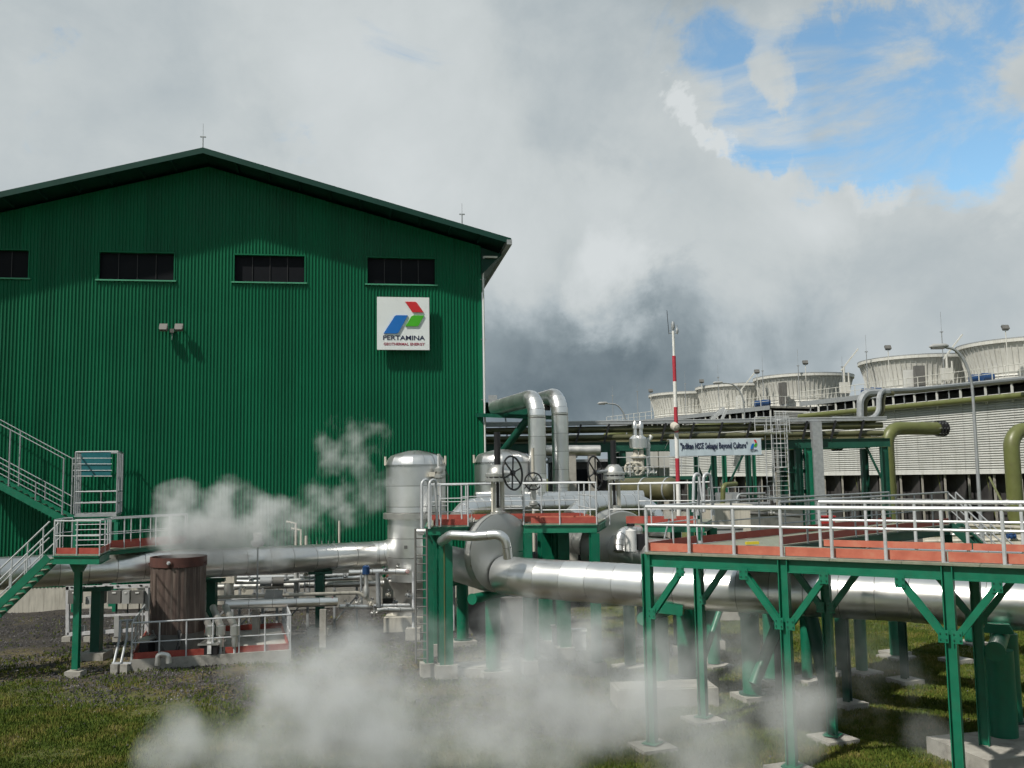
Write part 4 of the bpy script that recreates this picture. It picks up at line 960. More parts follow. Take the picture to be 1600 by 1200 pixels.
def separator(c, label, px_w, top_z, base_z, R1, R2, ring_z, nozzle=True):
    s = thing('separator', label, 'vessel', Vector((c.x, c.y, base_z)), 'steam separators')
    hc = top_z - base_z; sh = top_z - .68
    z = base_z + 1.0
    edges = []
    zz = sh
    while zz > ring_z + .2: edges.append(zz); zz -= .92
    edges.append(ring_z + .14)
    for a_, b_ in zip(edges, edges[1:]):
        MB().tube([(c.x, c.y, b_ - .012), (c.x, c.y, b_ + .018), (c.x, c.y, b_ + .022), (c.x, c.y, a_)], [R1 - .010, R1 - .010, R1 + .008, R1], 48).build('shell_sheet', 'alu', s)
    zz = ring_z - .14; low = []
    while zz > base_z + 1.7: low.append(zz); zz -= .85
    low.append(base_z + 1.5)
    for a_, b_ in zip(low, low[1:]):
        MB().tube([(c.x, c.y, b_ - .012), (c.x, c.y, b_ + .018), (c.x, c.y, b_ + .022), (c.x, c.y, a_)], [R2 - .010, R2 - .010, R2 + .008, R2], 48).build('shell_sheet', 'alu', s)
    for ch in bpy.data.objects:
        if ch.parent == s and ch.name.startswith('shell_sheet'):
            ch.data.materials.append(M['seam'])
            for p_ in ch.data.polygons[:48]: p_.material_index = 1
    # dome of tapered gores
    ng = 16; dp = [(R1, 0), (R1 * .985, .16), (R1 * .93, .32), (R1 * .84, .44), (R1 * .55, .56), (R1 * .25, .65), (.001, .68)]
    for g in range(ng):
        m = MB(); vs = []; sub_ = 4; f_ = []
        for r, h in dp:
            for k in range(sub_ + 1):
                a_ = 2 * math.pi * (g + k / sub_) / ng; lift = .012 if k == 0 else 0
                vs.append((c.x + math.cos(a_) * (r + lift), c.y + math.sin(a_) * (r + lift), sh + h + lift))
        for i in range(len(dp) - 1):
            for k in range(sub_): f_.append((i * (sub_ + 1) + k, i * (sub_ + 1) + k + 1, (i + 1) * (sub_ + 1) + k + 1, (i + 1) * (sub_ + 1) + k))
        m.add(vs, f_); m.build('dome_gore', 'alu', s)
    MB().lathe([(R1 + .03, 0), (R1 + .03, .09)], (c.x, c.y, sh - .05), (0, 0, 1), 48, False, False).build('dome_band', 'band', s)
    MB().lathe([(R2, -.14), (R1 + .14, -.13), (R1 + .14, .12), (R1, .13)], (c.x, c.y, ring_z), (0, 0, 1), 48, False, False).build('girth_flange', 'alu_dull', s)
    MB().lathe([(R2, 0), (R2 * .8, -.45), (R2 * .8, -.9), (R2 * .83, -1.48)], (c.x, c.y, base_z + 1.5), (0, 0, 1), 40).build('skirt', 'alu_dull', s)
    for sx in (-1, 1):
        MB().tube([(c.x + sx * (R1 + .02), c.y - .2, sh + .02), (c.x + sx * (R1 + .02), c.y - .2, sh + .42)], .05, 6).build('lifting_lug', 'cream', s)
    return s
top1 = A(651, 704, 43.2).z
sep = separator(V1, 'tall silver steam separator with a domed top beside the green platform column', 92, top1, .55, 1.34, 1.28, A(651, 805, 43.2).z, True)
MB().box((V1.x, V1.y, .28), (2.6, 2.6, .62)).build('plinth', 'cream', sep)
p = A(650, 857, 43.0); MB().tube([p, p + Vector((.9, -.7, .0))], .62, 28).build('outlet_nozzle', 'alu_dull', sep)
p = A(642, 831, 42.2); MB().tube([p, p + Vector((.75, -.35, .02))], .16, 16).build('small_nozzle', 'alu', sep)
MB().box(A(634, 855, 41.95), (.14, .05, .14)).build('nameplate', 'grey_box', sep)
V2 = XY(789, 47.5); sep2 = separator(V2, 'second silver domed separator behind the gate valve with the black stem', 90, A(789, 702, 47.5).z, .55, 1.42, 1.2, A(789, 808, 47.5).z)
MB().box((V2.x, V2.y, .28), (2.6, 2.6, .62)).build('plinth', 'cream', sep2)

# instruments at the top right of the first separator
p = XY(686, 42.0, A(686, 775, 42).z); t = thing('relief_valve', 'slim safety valve standing beside the dome of the first separator', 'valve', p)
MB().tube([p, Vector((p.x, p.y, A(686, 712, 42).z))], .07, 10).build('spindle_tube', 'galv', t)
q = A(686, 741, 42); MB().lathe([(.12, -.9), (.12, -.2), (.25, -.15), (.25, -.02), (.14, .05), (.2, .12), (.2, .25), (.07, .35), (.07, .9)], q, (0, 0, 1), 14).build('valve_body', 'alu_dull', t)
MB().box(q + Vector((-.3, -.05, 0)), (.28, .22, .2)).build('positioner', 'cream', t)
MB().tube([q + Vector((.28, -.1, .2)), q + Vector((.42, -.15, -.1)), q + Vector((.4, -.15, -.6)), q + Vector((.3, -.1, -.9))], .025, 6).build('cable', 'black', t)

# right hand header, from the separator through the valve to the right edge
DSC = A(779, 863, 32.4); DZ = DSC.z; DSC.z = 3.34
rp_ = thing('steam_main', 'wide silver steam main running right from the valve disc behind the near walkway', 'pipe', XY(1200, 28))
P1 = [Vector((V1.x + .9, V1.y - .7, 3.35)), XY(690, 38.3, 3.34), Vector((DSC.x - .3, DSC.y + .30, 3.34))]
clad_pipe(rp_, P1, .62, .95, 'alu_soft')
dpd = (XY(835, 31.0, 3.30) - DSC).normalized()
P2 = fillet([DSC + dpd * .25, XY(830, 31.1, 3.33), XY(1000, 29.0, 3.29), XY(1400, 25.8, 3.24), XY(1620, 23.9, 3.22), XY(1900, 22.0, 3.22)], 5.0, 7)
clad_pipe(rp_, P2, .625, .92, 'alu')
# second main, parallel behind
D2 = XY(962, 36.2, 3.9)
rp2 = thing('steam_main', 'second silver steam main half hidden behind the first one', 'pipe', XY(1250, 31))
d2 = (XY(1010, 34.5, 3.75) - D2).normalized()
P3 = fillet([D2 + d2 * .2, XY(1010, 34.2, 3.75), XY(1130, 31.4, 3.75), XY(1420, 28.4, 3.7), XY(1900, 24.6, 3.7)], 5.0, 6)
clad_pipe(rp2, P3, .62, .95, 'alu')
P3b = [D2 - d2 * .25, D2 - d2 * 4.0]; clad_pipe(rp2, P3b, .62, .95, 'alu_dull')
def big_valve(c, d, Rd, th, px_stem, Y, label, ytop, yoke0, yoke1, bonnet_y, wheels, rod_dark=True):
    d = Vector(d).normalized(); t = thing('gate_valve', label, 'valve', Vector((c.x, c.y, c.z)), 'big insulated gate valves')
    MB().lathe([(Rd * .45, -th), (Rd * .97, -th * .95), (Rd, -th * .85), (Rd, th * .85), (Rd * .97, th * .95), (Rd * .46, th)], c, d, 64).build('insulated_body', 'alu_soft', t)
    for s in (-1, 1): MB().lathe([(Rd + .012, 0), (Rd + .012, .05)], c + d * (th * .72 * s - .025), d, 64, False, False).build('band', 'band', t)
    # radial lap seam of the cover
    up = Vector((0, 0, 1)); MB().bar(c + d * (th + .004) + up * .62, c + d * (th * .98) + up * (Rd - .03), .03, .012, d).build('cover_seam', 'band', t)
    side = d.cross(up).normalized()
    MB().bar(c + d * (th + .01) - side * .62, c + d * (th) - side * (Rd - .05), .03, .012, d).build('cover_seam', 'band', t)
    b = c + up * (Rd - .03); zy1 = A(px_stem, yoke1, Y).z; zb = A(px_stem, bonnet_y, Y).z; zt = A(px_stem, ytop, Y).z
    b = Vector((c.x, c.y, b.z))
    MB().lathe([(.26, 0), (.26, .07), (.18, .10), (.18, .2)], b, up, 20).build('yoke_flange', 'alu_dull', t)
    for s in (-1, 1): 
        MB().bar(b + side * .19 * s, Vector((b.x, b.y, zb)) + side * .19 * s, .09, .13, side).build('yoke_leg', 'cream', t)
    MB().tube([b, Vector((b.x, b.y, zb))], .055, 10).build('stem', 'black', t)
    bc = Vector((b.x, b.y, zb))
    MB().lathe([(.22, -.08), (.42, -.05), (.42, .06), (.30, .08), (.42, .12), (.42, .20), (.36, .24), (.33, .36), (.2, .5), (.12, .52)], bc, up, 24).build('gearbox', 'alu_dull', t)
    for k in range(12):
        a_ = 2 * math.pi * k / 12; MB().tube([bc + side * math.cos(a_) * .37 + d * math.sin(a_) * .37 - up * .09, bc + side * math.cos(a_) * .37 + d * math.sin(a_) * .37 + up * .25], .025, 6).build('bolt', 'galv', t)
    MB().tube([bc + up * .5, Vector((b.x, b.y, zt))], .11 if rod_dark else .07, 12).build('stem_cover', 'black', t)
    for (wpx, wpy, wY, wr, axis) in wheels:
        wc = A(wpx, wpy, wY); ax = Vector(axis).normalized()
        MB().tube([bc + up * .3, wc], .06, 8).build('input_shaft', 'galv_dull', t)
        m = MB().torus(wc, ax, wr, .035, 32, 6); u = ax.cross(up).normalized(); v = ax.cross(u)
        for k in range(3):
            a_ = math.pi * k / 3 + .3; e = u * math.cos(a_) * wr + v * math.sin(a_) * wr; m.bar(wc - e, wc + e, .04, .04, ax)
        m.lathe([(.09, -.06), (.09, .06)], wc, ax, 10); m.build('handwheel', 'black', t)
    return t
big_valve(Vector((DSC.x, DSC.y, DZ)), dpd, 1.32, .20, 779, 32.4, 'near gate valve with a huge grey insulated disc body and a black rod', 675, 800, 760, 750, [(801, 739, 31.7, .56, (.8, -.55, .1))])
big_valve(D2, d2, 1.40, .40, 948, 36.2, 'far gate valve with a round insulated body behind the second silver main', 688, 800, 760, 747, [(930, 738, 35.6, .6, (.85, -.5, .1))])
# third valve wheel facing the camera, on its own pedestal
p = A(833, 752, 38.5); t = thing('gate_valve', 'slender valve with a round black handwheel facing the viewer by the gooseneck pipe', 'valve', Vector((p.x, p.y, 4.9)))
MB().tube([Vector((p.x, p.y, 3.6)), Vector((p.x, p.y, A(833, 700, 38.5).z))], .065, 10).build('stem', 'cream', t)
m = MB().torus(p + Vector((0, -.35, 0)), (.1, -1, .05), .34, .032, 28, 6)
for k in range(3): a_ = math.pi * k / 3; e = Vector((math.cos(a_), 0, math.sin(a_))) * .34; m.bar(p + Vector((0, -.35, 0)) - e, p + Vector((0, -.35, 0)) + e, .03, .03, (0, 1, 0))
m.build('handwheel', 'black', t)
MB().lathe([(.1, -1.0), (.18, -.95), (.18, -.85), (.12, -.8), (.12, -.2), (.2, -.15), (.2, .15), (.1, .2)], p, (0, 0, 1), 14).build('valve_body', 'alu_dull', t)
MB().tube([p + Vector((-.2, 0, -.1)), p + Vector((-.45, 0, -.4)), p + Vector((-.42, 0, -1.1)), p + Vector((-.2, 0, -1.6))], .03, 6).build('cable', 'black', t)
MB().tube([p + Vector((.2, 0, -.9)), p + Vector((.5, -.2, -1.5)), p + Vector((.9, -.2, -1.7)), p + Vector((1.1, -.2, -2.0))], .03, 6).build('cable', 'black', t)
MB().tube([p + Vector((0, 0, .0)), p + Vector((.52, .05, .0))], .11, 10).build('gearbox', 'alu_dull', t)

# small silver bypass pipe over the valve
t = thing('bypass_pipe', 'thin silver bypass pipe bending over the near valve disc', 'pipe', A(760, 836, 32.6))
bp = fillet([A(690, 846, 32.0), A(704, 836, 30.9), A(742, 838, 30.5), A(789, 834, 30.2), A(794, 872, 30.4)], .32, 8)
clad_pipe(t, bp, .155, .42, 'alu', 20)
p = A(735, 822, 33.4); t = thing('funnel', 'grey drain funnel resting above the bypass pipe', 'funnel', p); MB().lathe([(.16, -.12), (.3, .05), (.31, .17), (.27, .17), (.14, -.05)], p, (0, 0, 1), 20).build('bowl', 'alu_dull', t); MB().box(p - Vector((0, 0, .15)), (.5, .3, .05)).build('shelf', 'galv_dull', t)
valve(737, 812, 33.2, .13, 'tiny valve with a flat wheel above the grey drain funnel')
# second bypass elbow
t = thing('bypass_pipe', 'short bright silver elbow beside the far valve', 'pipe', A(975, 845, 34))
clad_pipe(t, fillet([A(967, 862, 34.0), A(968, 832, 34.2), A(1000, 829, 34.6)], .5, 8), .2, .2, 'alu', 20)
p = A(986, 845, 33.6); t = thing('actuator', 'white cylindrical actuator beside the far valve', 'actuator', p); MB().lathe([(.10, -.42), (.10, -.38), (.19, -.36), (.19, .36), (.08, .40), (.08, .55)], p, (0, 0, 1), 18).build('housing', 'white', t); MB().box(p + Vector((.35, .1, -.05)), (.35, .25, .55)).build('valve_block', 'black', t)
MB().lathe([(.12, .5), (.14, .52), (.14, .6)], p, (0, 0, 1), 12).build('cap', 'black', t)

# pipe stands under the mains
ax1 = (XY(1400, 25.8) - XY(1000, 29.4)).normalized(); pp = Vector((-ax1.y, ax1.x, 0)).normalized()
if pp.y < 0: pp = -pp
def pstand(px, py, Y, L_, posts, label, big=.26, rz_=.16, shift=(0, 0, 0)):
    e = A(px, py, Y); t = thing('pipe_support', label, 'pipe support', Vector((e.x, e.y, 0)), 'green tubular pipe supports')
    MB().tube([e, e + pp * L_], rz_, 20).build('cross_beam', 'steel', t)
    MB().lathe([(rz_ + .02, -.02), (rz_ + .02, .02)], e, pp, 20).build('end_cap', 'steel', t)
    for s in posts:
        b = e + pp * s; MB().tube([Vector((b.x, b.y, .1)), Vector((b.x, b.y, e.z - rz_ * .6))], big, 24).build('post', 'steel', t)
        MB().box((b.x, b.y, .04), (.95, .95, .2), .3).build('footing', 'concrete', t)
        MB().lathe([(big + .12, 0), (big + .12, .04)], (b.x, b.y, .14), (0, 0, 1), 20).build('base_plate', 'steel_dark', t)
    s0_ = e + pp * min(1.35, L_ * .4); MB().prism([s0_ + ax1 * -.35 + Vector((0, 0, rz_)), s0_ + ax1 * .35 + Vector((0, 0, rz_)), s0_ + ax1 * .25 + Vector((0, 0, rz_ + .22)), s0_ + ax1 * -.25 + Vector((0, 0, rz_ + .22))], pp * .25).build('saddle', 'steel', t)
    return t
pstand(705, 910, 38.0, 2.6, (.8,), 'green tubular pipe support left of the near valve', .24, .15)
pstand(738, 936, 31.6, 5.2, (1.3, 3.9), 'green tubular pipe support under the near valve', .26, .16)
pstand(1005, 967, 28.0, 5.6, (1.15, 3.6), 'green tubular pipe support behind the left end of the near walkway', .30, .17)
pstand(1163, 958, 28.2, 4.6, (.5, 2.9), 'green tubular pipe support between the first two walkway columns', .27, .16)
pstand(1555, 1018, 22.1, 5.2, (1.0, 3.6), 'large green tubular pipe support at the right edge', .33, .2)
# anchor frame beam and raking struts
t = thing('anchor_frame', 'green raking struts under the main pipes behind the walkway', 'pipe support', XY(1200, 29.5))
MB().bar(A(1030, 948, 28.4), A(1068, 952, 28.2), .5, .3).build('anchor_block', 'steel', t)
MB().tube([XY(1130, 30.5, 2.6), XY(1092, 29.6, .6)], .10, 12).build('strut', 'steel', t)
MB().tube([XY(1228, 28.8, 2.7), XY(1178, 28.2, .5)], .17, 14).build('strut', 'steel', t)
MB().tube([XY(1262, 27.8, 2.9), XY(1295, 27.0, .4)][::-1], .2, 14).build('strut', 'steel_dark', t)
for px, Y, r_, lab in ((985, 33.5, .20, 'slim green post with a silver cap under the second main'), (1116, 33.5, .22, 'slim green post under the second main left of its twin'), (1262, 31, .17, 'slim green post standing in the grass right of the second walkway column'),
                       (1347, 32, .19, 'slim green post in the steam between the walkway columns'), (1400, 34.5, .19, 'slim green post on a pale pad farther back in the grass'), (1516, 37, .19, 'farthest slim green post under the walkway at the right')):
    p = XY(px, Y); t = thing('pipe_post', lab, 'post', p, 'slim green posts under the pipes')
    MB().tube([p + Vector((0, 0, .1)), p + Vector((0, 0, 3.0))], r_, 16).build('post_tube', 'steel', t); MB().box(p + Vector((0, 0, .01)), (.95, .95, .13), .5).build('footing', 'concrete', t); MB().tube([p + Vector((0, 0, 3.0)), p + Vector((0, 0, 3.22))], r_ * 1.02, 16).build('slide_cap', 'alu', t)

# ================================================================== GOOSENECK PIPES, back pipes
def goose(px_leg, Y, py_top, px0, py0, Y0, leg_end, label, r=.44):
    t = thing('gooseneck_pipe', label, 'pipe', XY(px_leg, Y), 'silver gooseneck pipes')
    zt = A(px_leg, py_top + 14, Y).z; a = A(px0, py0, Y0); a.z = zt - .05
    leg = XY(px_leg, Y, zt, 620); bot = Vector((leg.x, leg.y, leg_end))
    path = fillet([a, leg, bot], 1.05, 9)
    straight = resample(path, .24)
    # elbow sheets are short, straight ones long
    segs = []; acc = 0
    pth1 = [path[0], path[1]]; clad_pipe(t, pth1, r, .9); clad_pipe(t, path[1:-1], r, .26); clad_pipe(t, path[-2:], r, .92)
    return t
goose(838, 47, 606, 775, 632, 53.5, 4.3, 'front silver gooseneck pipe coming out of the power house', .43)
goose(874, 48.5, 603, 800, 630, 56.5, 3.8, 'rear silver gooseneck pipe with the brighter bend', .42)
t = thing('pipe_bridge', 'dark green box frame carrying the gooseneck pipes out of the power house', 'pipe bridge', A(790, 640, 54)); a = A(748, 632, 55.5); b = A(850, 634, 50.5)
MB().bar(a - Vector((0, 0, .62)), b - Vector((0, 0, .62)), 1.7, .22).build('deck_beam', 'steel_dark', t); MB().bar(a + Vector((0, .9, -.2)), b + Vector((0, .9, -.2)), .25, .8).build('side_girder', 'steel_dark', t)
MB().bar(A(770, 618, 54.5), A(770, 636, 54.5), .5, .5, (0, 1, 0)).build('guide_frame', 'galv_dull', t)
MB().tube([A(778, 716, 53), A(828, 650, 50.8)], .22, 10).build('raking_strut', 'steel_dark', t)
MB().bar(A(853, 628, 50.4), A(853, 641, 50.4), .45, .4, (0, 1, 0)).build('end_plate', 'black', t)
for (pts, r, lab, step) in (([A(716, 812, 39.5), A(729, 795, 40), A(760, 791, 41), A(905, 789, 42.5), A(1000, 786, 43.5)], .40, 'silver pipe looping up behind the red toe boards of the valve platform', .5),
                      ([A(893, 812, 38.5), A(906, 797, 39), A(940, 789, 39.5), A(1000, 788, 40), A(1024, 806, 40), A(1028, 840, 40)], .42, 'silver pipe arching down behind the far valve', .45),
                      ([A(742, 778, 46), A(860, 777, 47), A(1004, 775, 48)], .28, 'straight silver pipe behind the valve platform rails', .9)):
    t = thing('process_pipe', lab, 'pipe', pts[0], 'silver process pipes'); clad_pipe(t, fillet(pts, .9, 6), r, step, 'alu', 28)
# silver bits below the mid platform
t = thing('drain_pot', 'bright ribbed silver drum under the right end of the valve platform', 'vessel', A(1028, 870, 35.5)); q = A(1028, 876, 35.8); MB().lathe([(.5, 0), (.5, .25), (.47, .27), (.5, .3), (.5, .55), (.47, .57), (.5, .6), (.5, 1.1), (.3, 1.2)], q - Vector((0, 0, .3)), (0, 0, 1), 28).build('drum', 'alu', t); MB().lathe([(.5, .01), (.08, -.3), (.08, -2.6)], q - Vector((0, 0, .3)), (0, 0, 1), 16).build('drain_leg', 'alu_dull', t)

# ================================================================== VALVE PLATFORM
vp = thing('valve_platform', 'railed green platform with red toe boards around the two big valves', 'platform', XY(800, 32.5))
def plat(root, f0, f1, depth, z, toe='red', dk='grate'):
    """rectangular deck: front edge f0-f1, extends away"""
    d = (f1 - f0).normalized(); n_ = Vector((-d.y, d.x, 0)); n_ = n_ if n_.y > 0 else -n_
    c = (f0 + f1) / 2 + n_ * depth / 2
    MB().bar(f0 + n_ * depth / 2 + Vector((0, 0, z - .03)), f1 + n_ * depth / 2 + Vector((0, 0, z - .03)), depth, .05).build('deck_plate', dk, root)
    for a_, b_ in ((f0, f1), (f0 + n_ * depth, f1 + n_ * depth)):
        MB().ibeam(a_ + Vector((0, 0, z - .19)), b_ + Vector((0, 0, z - .19)), .14, .26, t=.022).build('edge_beam', 'steel', root)
    for a_, b_ in ((f0, f0 + n_ * depth), (f1, f1 + n_ * depth)):
        MB().ibeam(a_ + n_ * .08 + Vector((0, 0, z - .19)), b_ - n_ * .08 + Vector((0, 0, z - .19)), .12, .24, t=.022).build('edge_beam', 'steel', root)
    return d, n_
z_v = A(800, 819, 32.4).z
fA = XY(667, 32.3); fB = XY(734, 32.4); fC = XY(822, 32.75); fD = XY(938, 32.3)
d, n_ = plat(vp, fA, fB, 4.2, z_v); plat(vp, fC, fD, 4.2, z_v)
MB().bar(fB + n_ * 3.55 + Vector((0, 0, z_v - .03)), fC + n_ * 3.55 + Vector((0, 0, z_v - .03)), 1.2, .05).build('deck_plate', 'grate', vp)
for a_, b_ in ((fA, fB), (fC, fD)):
    MB().bar(a_ + d * .25 + Vector((0, -.0, z_v + .10)), b_ - d * .02 + Vector((0, 0, z_v + .10)), .02, .20).build('toe_board', 'red', vp)
for a_, b_ in ((fA + n_ * 4.1, fD + n_ * 4.1), (fD + d * .03, fD + n_ * 4.1 + d * .03)): MB().bar(a_ + Vector((0, 0, z_v + .10)), b_ + Vector((0, 0, z_v + .10)), .02, .20).build('toe_board', 'red', vp)
MB().bar(fC + n_ * .6 + Vector((0, 0, z_v + .12)), fD + n_ * .6 + Vector((0, 0, z_v + .12)), .02, .2).build('toe_board', 'orange', vp)
up3 = Vector((0, 0, z_v))
RH = 1.36
railing(vp, [fA + up3 + d * .5, fB + up3], RH, 1.0, .028, mids=(.33, .66)); railing(vp, [fB + up3 + n_ * 1.0 + d * -.2, fC + up3 + n_ * 1.0 + d * .1], RH, 2.4, .028, mids=(.35, .68)); railing(vp, [fC + up3, fD + up3], RH, 1.25, .028, mids=(.33,))
railing(vp, [fA + up3 + n_ * 4.2, fD + up3 + n_ * 4.2 + d * .0], RH, 1.3, .026, mids=(.5,)); railing(vp, [fD + up3, fD + up3 + n_ * 4.2], RH, 1.4, .026, mids=(.33, .66), ends=(False, False))
for base_, big in ((fA + d * .62, .46), (fA + d * .05 + n_ * .3, .3), (fC + d * .12, .26), (fD - d * .1, .28), (fC + d * 1.6 + n_ * 2.4, .42), (fC + d * 1.15 + n_ * 4.0, .5), (fA + d * .3 + n_ * 4.0, .3), (fD - d * .9 + n_ * 4.0, .34)):
    zb = .42; MB().ibeam(Vector((base_.x, base_.y, zb)), Vector((base_.x, base_.y, z_v - .33)), big, big, (.25, -.97, 0), t=.03).build('column', 'steel', vp); MB().box((base_.x, base_.y, zb / 2), (big + .25, big + .25, zb + .02), .2).build('footing', 'concrete', vp)
MB().bar(fA + d * .62 + Vector((0, -.24, 2.0 - 1.6)), fA + d * .62 + Vector((0, -.24, z_v - .4)), .03, .03).build('earth_strip', 'olive', vp)
# ladder with swan neck grab rails
caged_ladder(659, 31.9, 826, 1036, 'grey vertical ladder against the left column of the valve platform', w=.38, cage=False, mat_='grey_box', rung=.28)
t = thing('ladder_hoop', 'rounded grey grab rails above the platform ladder', 'ladder', A(664, 822, 31.8))
for px in (659, 671):
    a = A(px, 826, 31.7); MB().tube(fillet([a, A(px, 752, 31.7), A(px + 10, 748, 31.9), A(px + 12, 822, 32.2)], .16, 6), .045, 10).build('grab_rail', 'galv', t)
railing(t, [A(674, 822, 33), A(700, 822, 33.2)], 1.4, .35, .02, mids=(.5,))
# continuation of the platform to the right behind the far valve
vp2 = thing('rear_platform', 'small green railed platform with red toe board right of the far valve', 'platform', XY(1050, 35)); z2_ = A(1040, 817, 34.5).z
g0 = XY(984, 34.8); g1 = XY(1108, 34.0); dd, nn = plat(vp2, g0, g1, 3.0, z2_); u3 = Vector((0, 0, z2_))
MB().bar(g0 + u3 + Vector((0, 0, .12)), g1 - dd * .3 + u3 + Vector((0, 0, .12)), .02, .26).build('toe_board', 'red', vp2); railing(vp2, [g0 + u3 - dd * .6, g1 - dd * .35 + u3], 1.42, 1.25, .028, mids=(.35,)); railing(vp2, [g0 + u3 + nn * 3, g1 + u3 + nn * 3], 1.42, 1.4, .026)
for g in (g1 - dd * .15, g0 + nn * 3, g1 + nn * 2.9, g0 + dd * 1.6 + nn * 1.5): MB().ibeam(Vector((g.x, g.y, .3)), Vector((g.x, g.y, z2_ - .33)), .3, .3, (.25, -.97, 0)).build('column', 'steel', vp2); MB().box((g.x, g.y, .15), (.6, .6, .32)).build('footing', 'concrete', vp2)
t = thing('ladder_hoop', 'pair of tall rounded grey grab rails at the right end of the rear platform', 'ladder', A(1095, 800, 34))
for px, lean in ((1083, 4), (1100, -3)):
    MB().tube(fillet([A(px, 800, 34), A(px + lean * .3, 741, 34), A(px + 10, 740, 34.2), A(px + 12 - lean, 805, 34.4)], .2, 6), .055, 10).build('grab_rail', 'galv', t)
MB().tube([A(1092, 745, 34), A(1100, 800, 34)], .04, 8).build('grab_rail', 'galv', t)
p = A(1047, 805, 33.9); t = thing('junction_box', 'grey junction box fixed on the red toe board of the rear platform', 'junction box', p); MB().box(p, (.42, .12, .24)).build('box_body', 'concrete', t); MB().tube([p, p - Vector((0.25, 0, .9))], .03, 6).build('conduit', 'galv_dull', t)
# ================================================================== NEAR WALKWAY
nwy = thing('walkway', 'long near green steel walkway with V braces, pale railings and red toe boards coloured sunlit orange', 'walkway', XY(1300, 22.5))
F0 = Vector((A(1011, 865, 23.7).x, 23.7, 0)); F1 = Vector((A(1600, 885, 18.95).x, 18.95, 0))
wdv = (F1 - F0).normalized(); wnv = Vector((-wdv.y, wdv.x, 0)); WZ = 4.71; WW = 3.0; WL = 13.6
up = Vector((0, 0, 1))
def Wk(s, w=0, z=0): return F0 + wdv * s + wnv * w + up * z
OPEN = 3.35     # the branch leaves between s=0 and s=OPEN on the far side
for k in range(9):
    s0_, s1_ = k * 1.5, min((k + 1) * 1.5 - .01, WL); MB().bar(Wk(s0_, WW / 2, WZ - .025), Wk(s1_, WW / 2, WZ - .025), WW + .24, .05).build('deck_plate', 'grate', nwy)
for w in (0.0, WW):
    ss = [0, 3.43, 6.86, 10.29, 13.6]
    for a_, b_ in zip(ss, ss[1:]):
        MB().ibeam(Wk(a_ + .09, w, WZ - .20), Wk(b_ - .09, w, WZ - .20), .15, .30, t=.025).build('edge_beam', 'steel', nwy)
for s in (0.0, 3.43, 6.86, 10.29):
    MB().ibeam(Wk(s, .1, WZ - .21), Wk(s, WW - .1, WZ - .21), .15, .28, t=.02).build('cross_beam', 'steel', nwy)
    for w in (0.0, WW):
        MB().ibeam(Wk(s, w, .12), Wk(s, w, WZ - .051), .20, .22, wdv, t=.022).build('column', 'steel', nwy)
        MB().bar(Wk(s, w, .12), Wk(s, w, .15), .36, .36, up) if False else MB().box(Wk(s, w, .135), (.38, .38, .03), math.atan2(wdv.y, wdv.x)).build('base_plate', 'steel', nwy)
        for sg in ((1,) if s == 0 else (-1, 1)):
            a_ = Wk(s + sg * .13, w, WZ - 1.48); b_ = Wk(s + sg * .92, w, WZ - .42)
            MB().ibeam(a_, b_, .14, .15, wnv, t=.018, channel=False).build('brace', 'steel', nwy)
            for q, sgn__ in ((a_, 1), (b_, -1)):
                pd = (b_ - a_).normalized() * sgn__
                m = MB(); m.prism([q + wnv * -.09 + wdv * -.10 + up * -.13, q + wnv * -.09 + wdv * .10 + up * -.13, q + wnv * -.09 + wdv * .10 + up * .13, q + wnv * -.09 + wdv * -.10 + up * .13], wnv * -.014); m.build('gusset_plate', 'steel', nwy)
                for bx, bz in ((-.06, -.06), (.06, -.06), (-.06, .06), (.06, .06)): MB().lathe([(.016, 0), (.016, .022)], q + wnv * -.104 + wdv * bx + up * bz, -wnv, 6).build('bolt', 'steel_dark', nwy)
# toe boards: orange copy of the red, sunlight put into the colour
for k in range(4):
    a_, b_ = k * 3.43 + .02, (k + 1) * 3.43 - .01
    MB().bar(Wk(a_, .09, WZ + .115), Wk(b_, .09, WZ + .115), .016, .20).build('toe_board', 'orange', nwy)
    if k: MB().bar(Wk(a_, WW - .06, WZ + .12), Wk(b_, WW - .06, WZ + .12), .016, .16).build('toe_board', 'orange', nwy)
MB().bar(Wk(-.02, .1, WZ + .12), Wk(-.02, WW, WZ + .12), .016, .2).build('toe_board', 'red', nwy)
railing(nwy, [Wk(0, 0, WZ), Wk(13.6, 0, WZ)], 1.10, 1.143, .040, mids=(.60,), rr=.044)
railing(nwy, [Wk(OPEN, WW, WZ), Wk(13.6, WW, WZ)], 1.14, 1.143, .040, mids=(.60,), rr=.044)
railing(nwy, [Wk(0, 0, WZ), Wk(0, WW, WZ)], 1.10, 1.5, .024, mids=(.60,), ends=(False, True))
for s in [1.143 * i for i in range(12)]:
    MB().box(Wk(s, -.0, WZ + .006), (.12, .1, .012), math.atan2(wdv.y, wdv.x)).build('post_foot', 'galv_dull', nwy)
for i, (s, w, lab) in enumerate(((0, 0, 'under the left front column of the near walkway'), (0, WW, 'under the left rear column of the near walkway'), (3.43, 0, 'under the second front column of the near walkway'), (3.43, WW, 'under the second rear column, clear of the steam'), (6.86, 0, 'under the third front column of the near walkway'))):
    MB().box(Wk(s, w, .01), (.9, .9, .15), .35).build('footing', 'concrete', None, label='square concrete pad ' + lab, cat='concrete pad', group='concrete pads of the walkway')
tag(MB().box(Wk(6.86, WW, .16) + Vector((.8, .2, 0)), (3.2, 2.0, .44), .25).build('concrete_block', 'concrete'), 'large low concrete block at the lower right corner', 'concrete block')
# yellow tape
p = Wk(1.55, WW, WZ + .06); tag(MB().box(p, (.35, .1, .07), .2).build('yellow_tag', 'yellow'), 'small yellow marker lying at the edge of the walkway deck', 'marker')
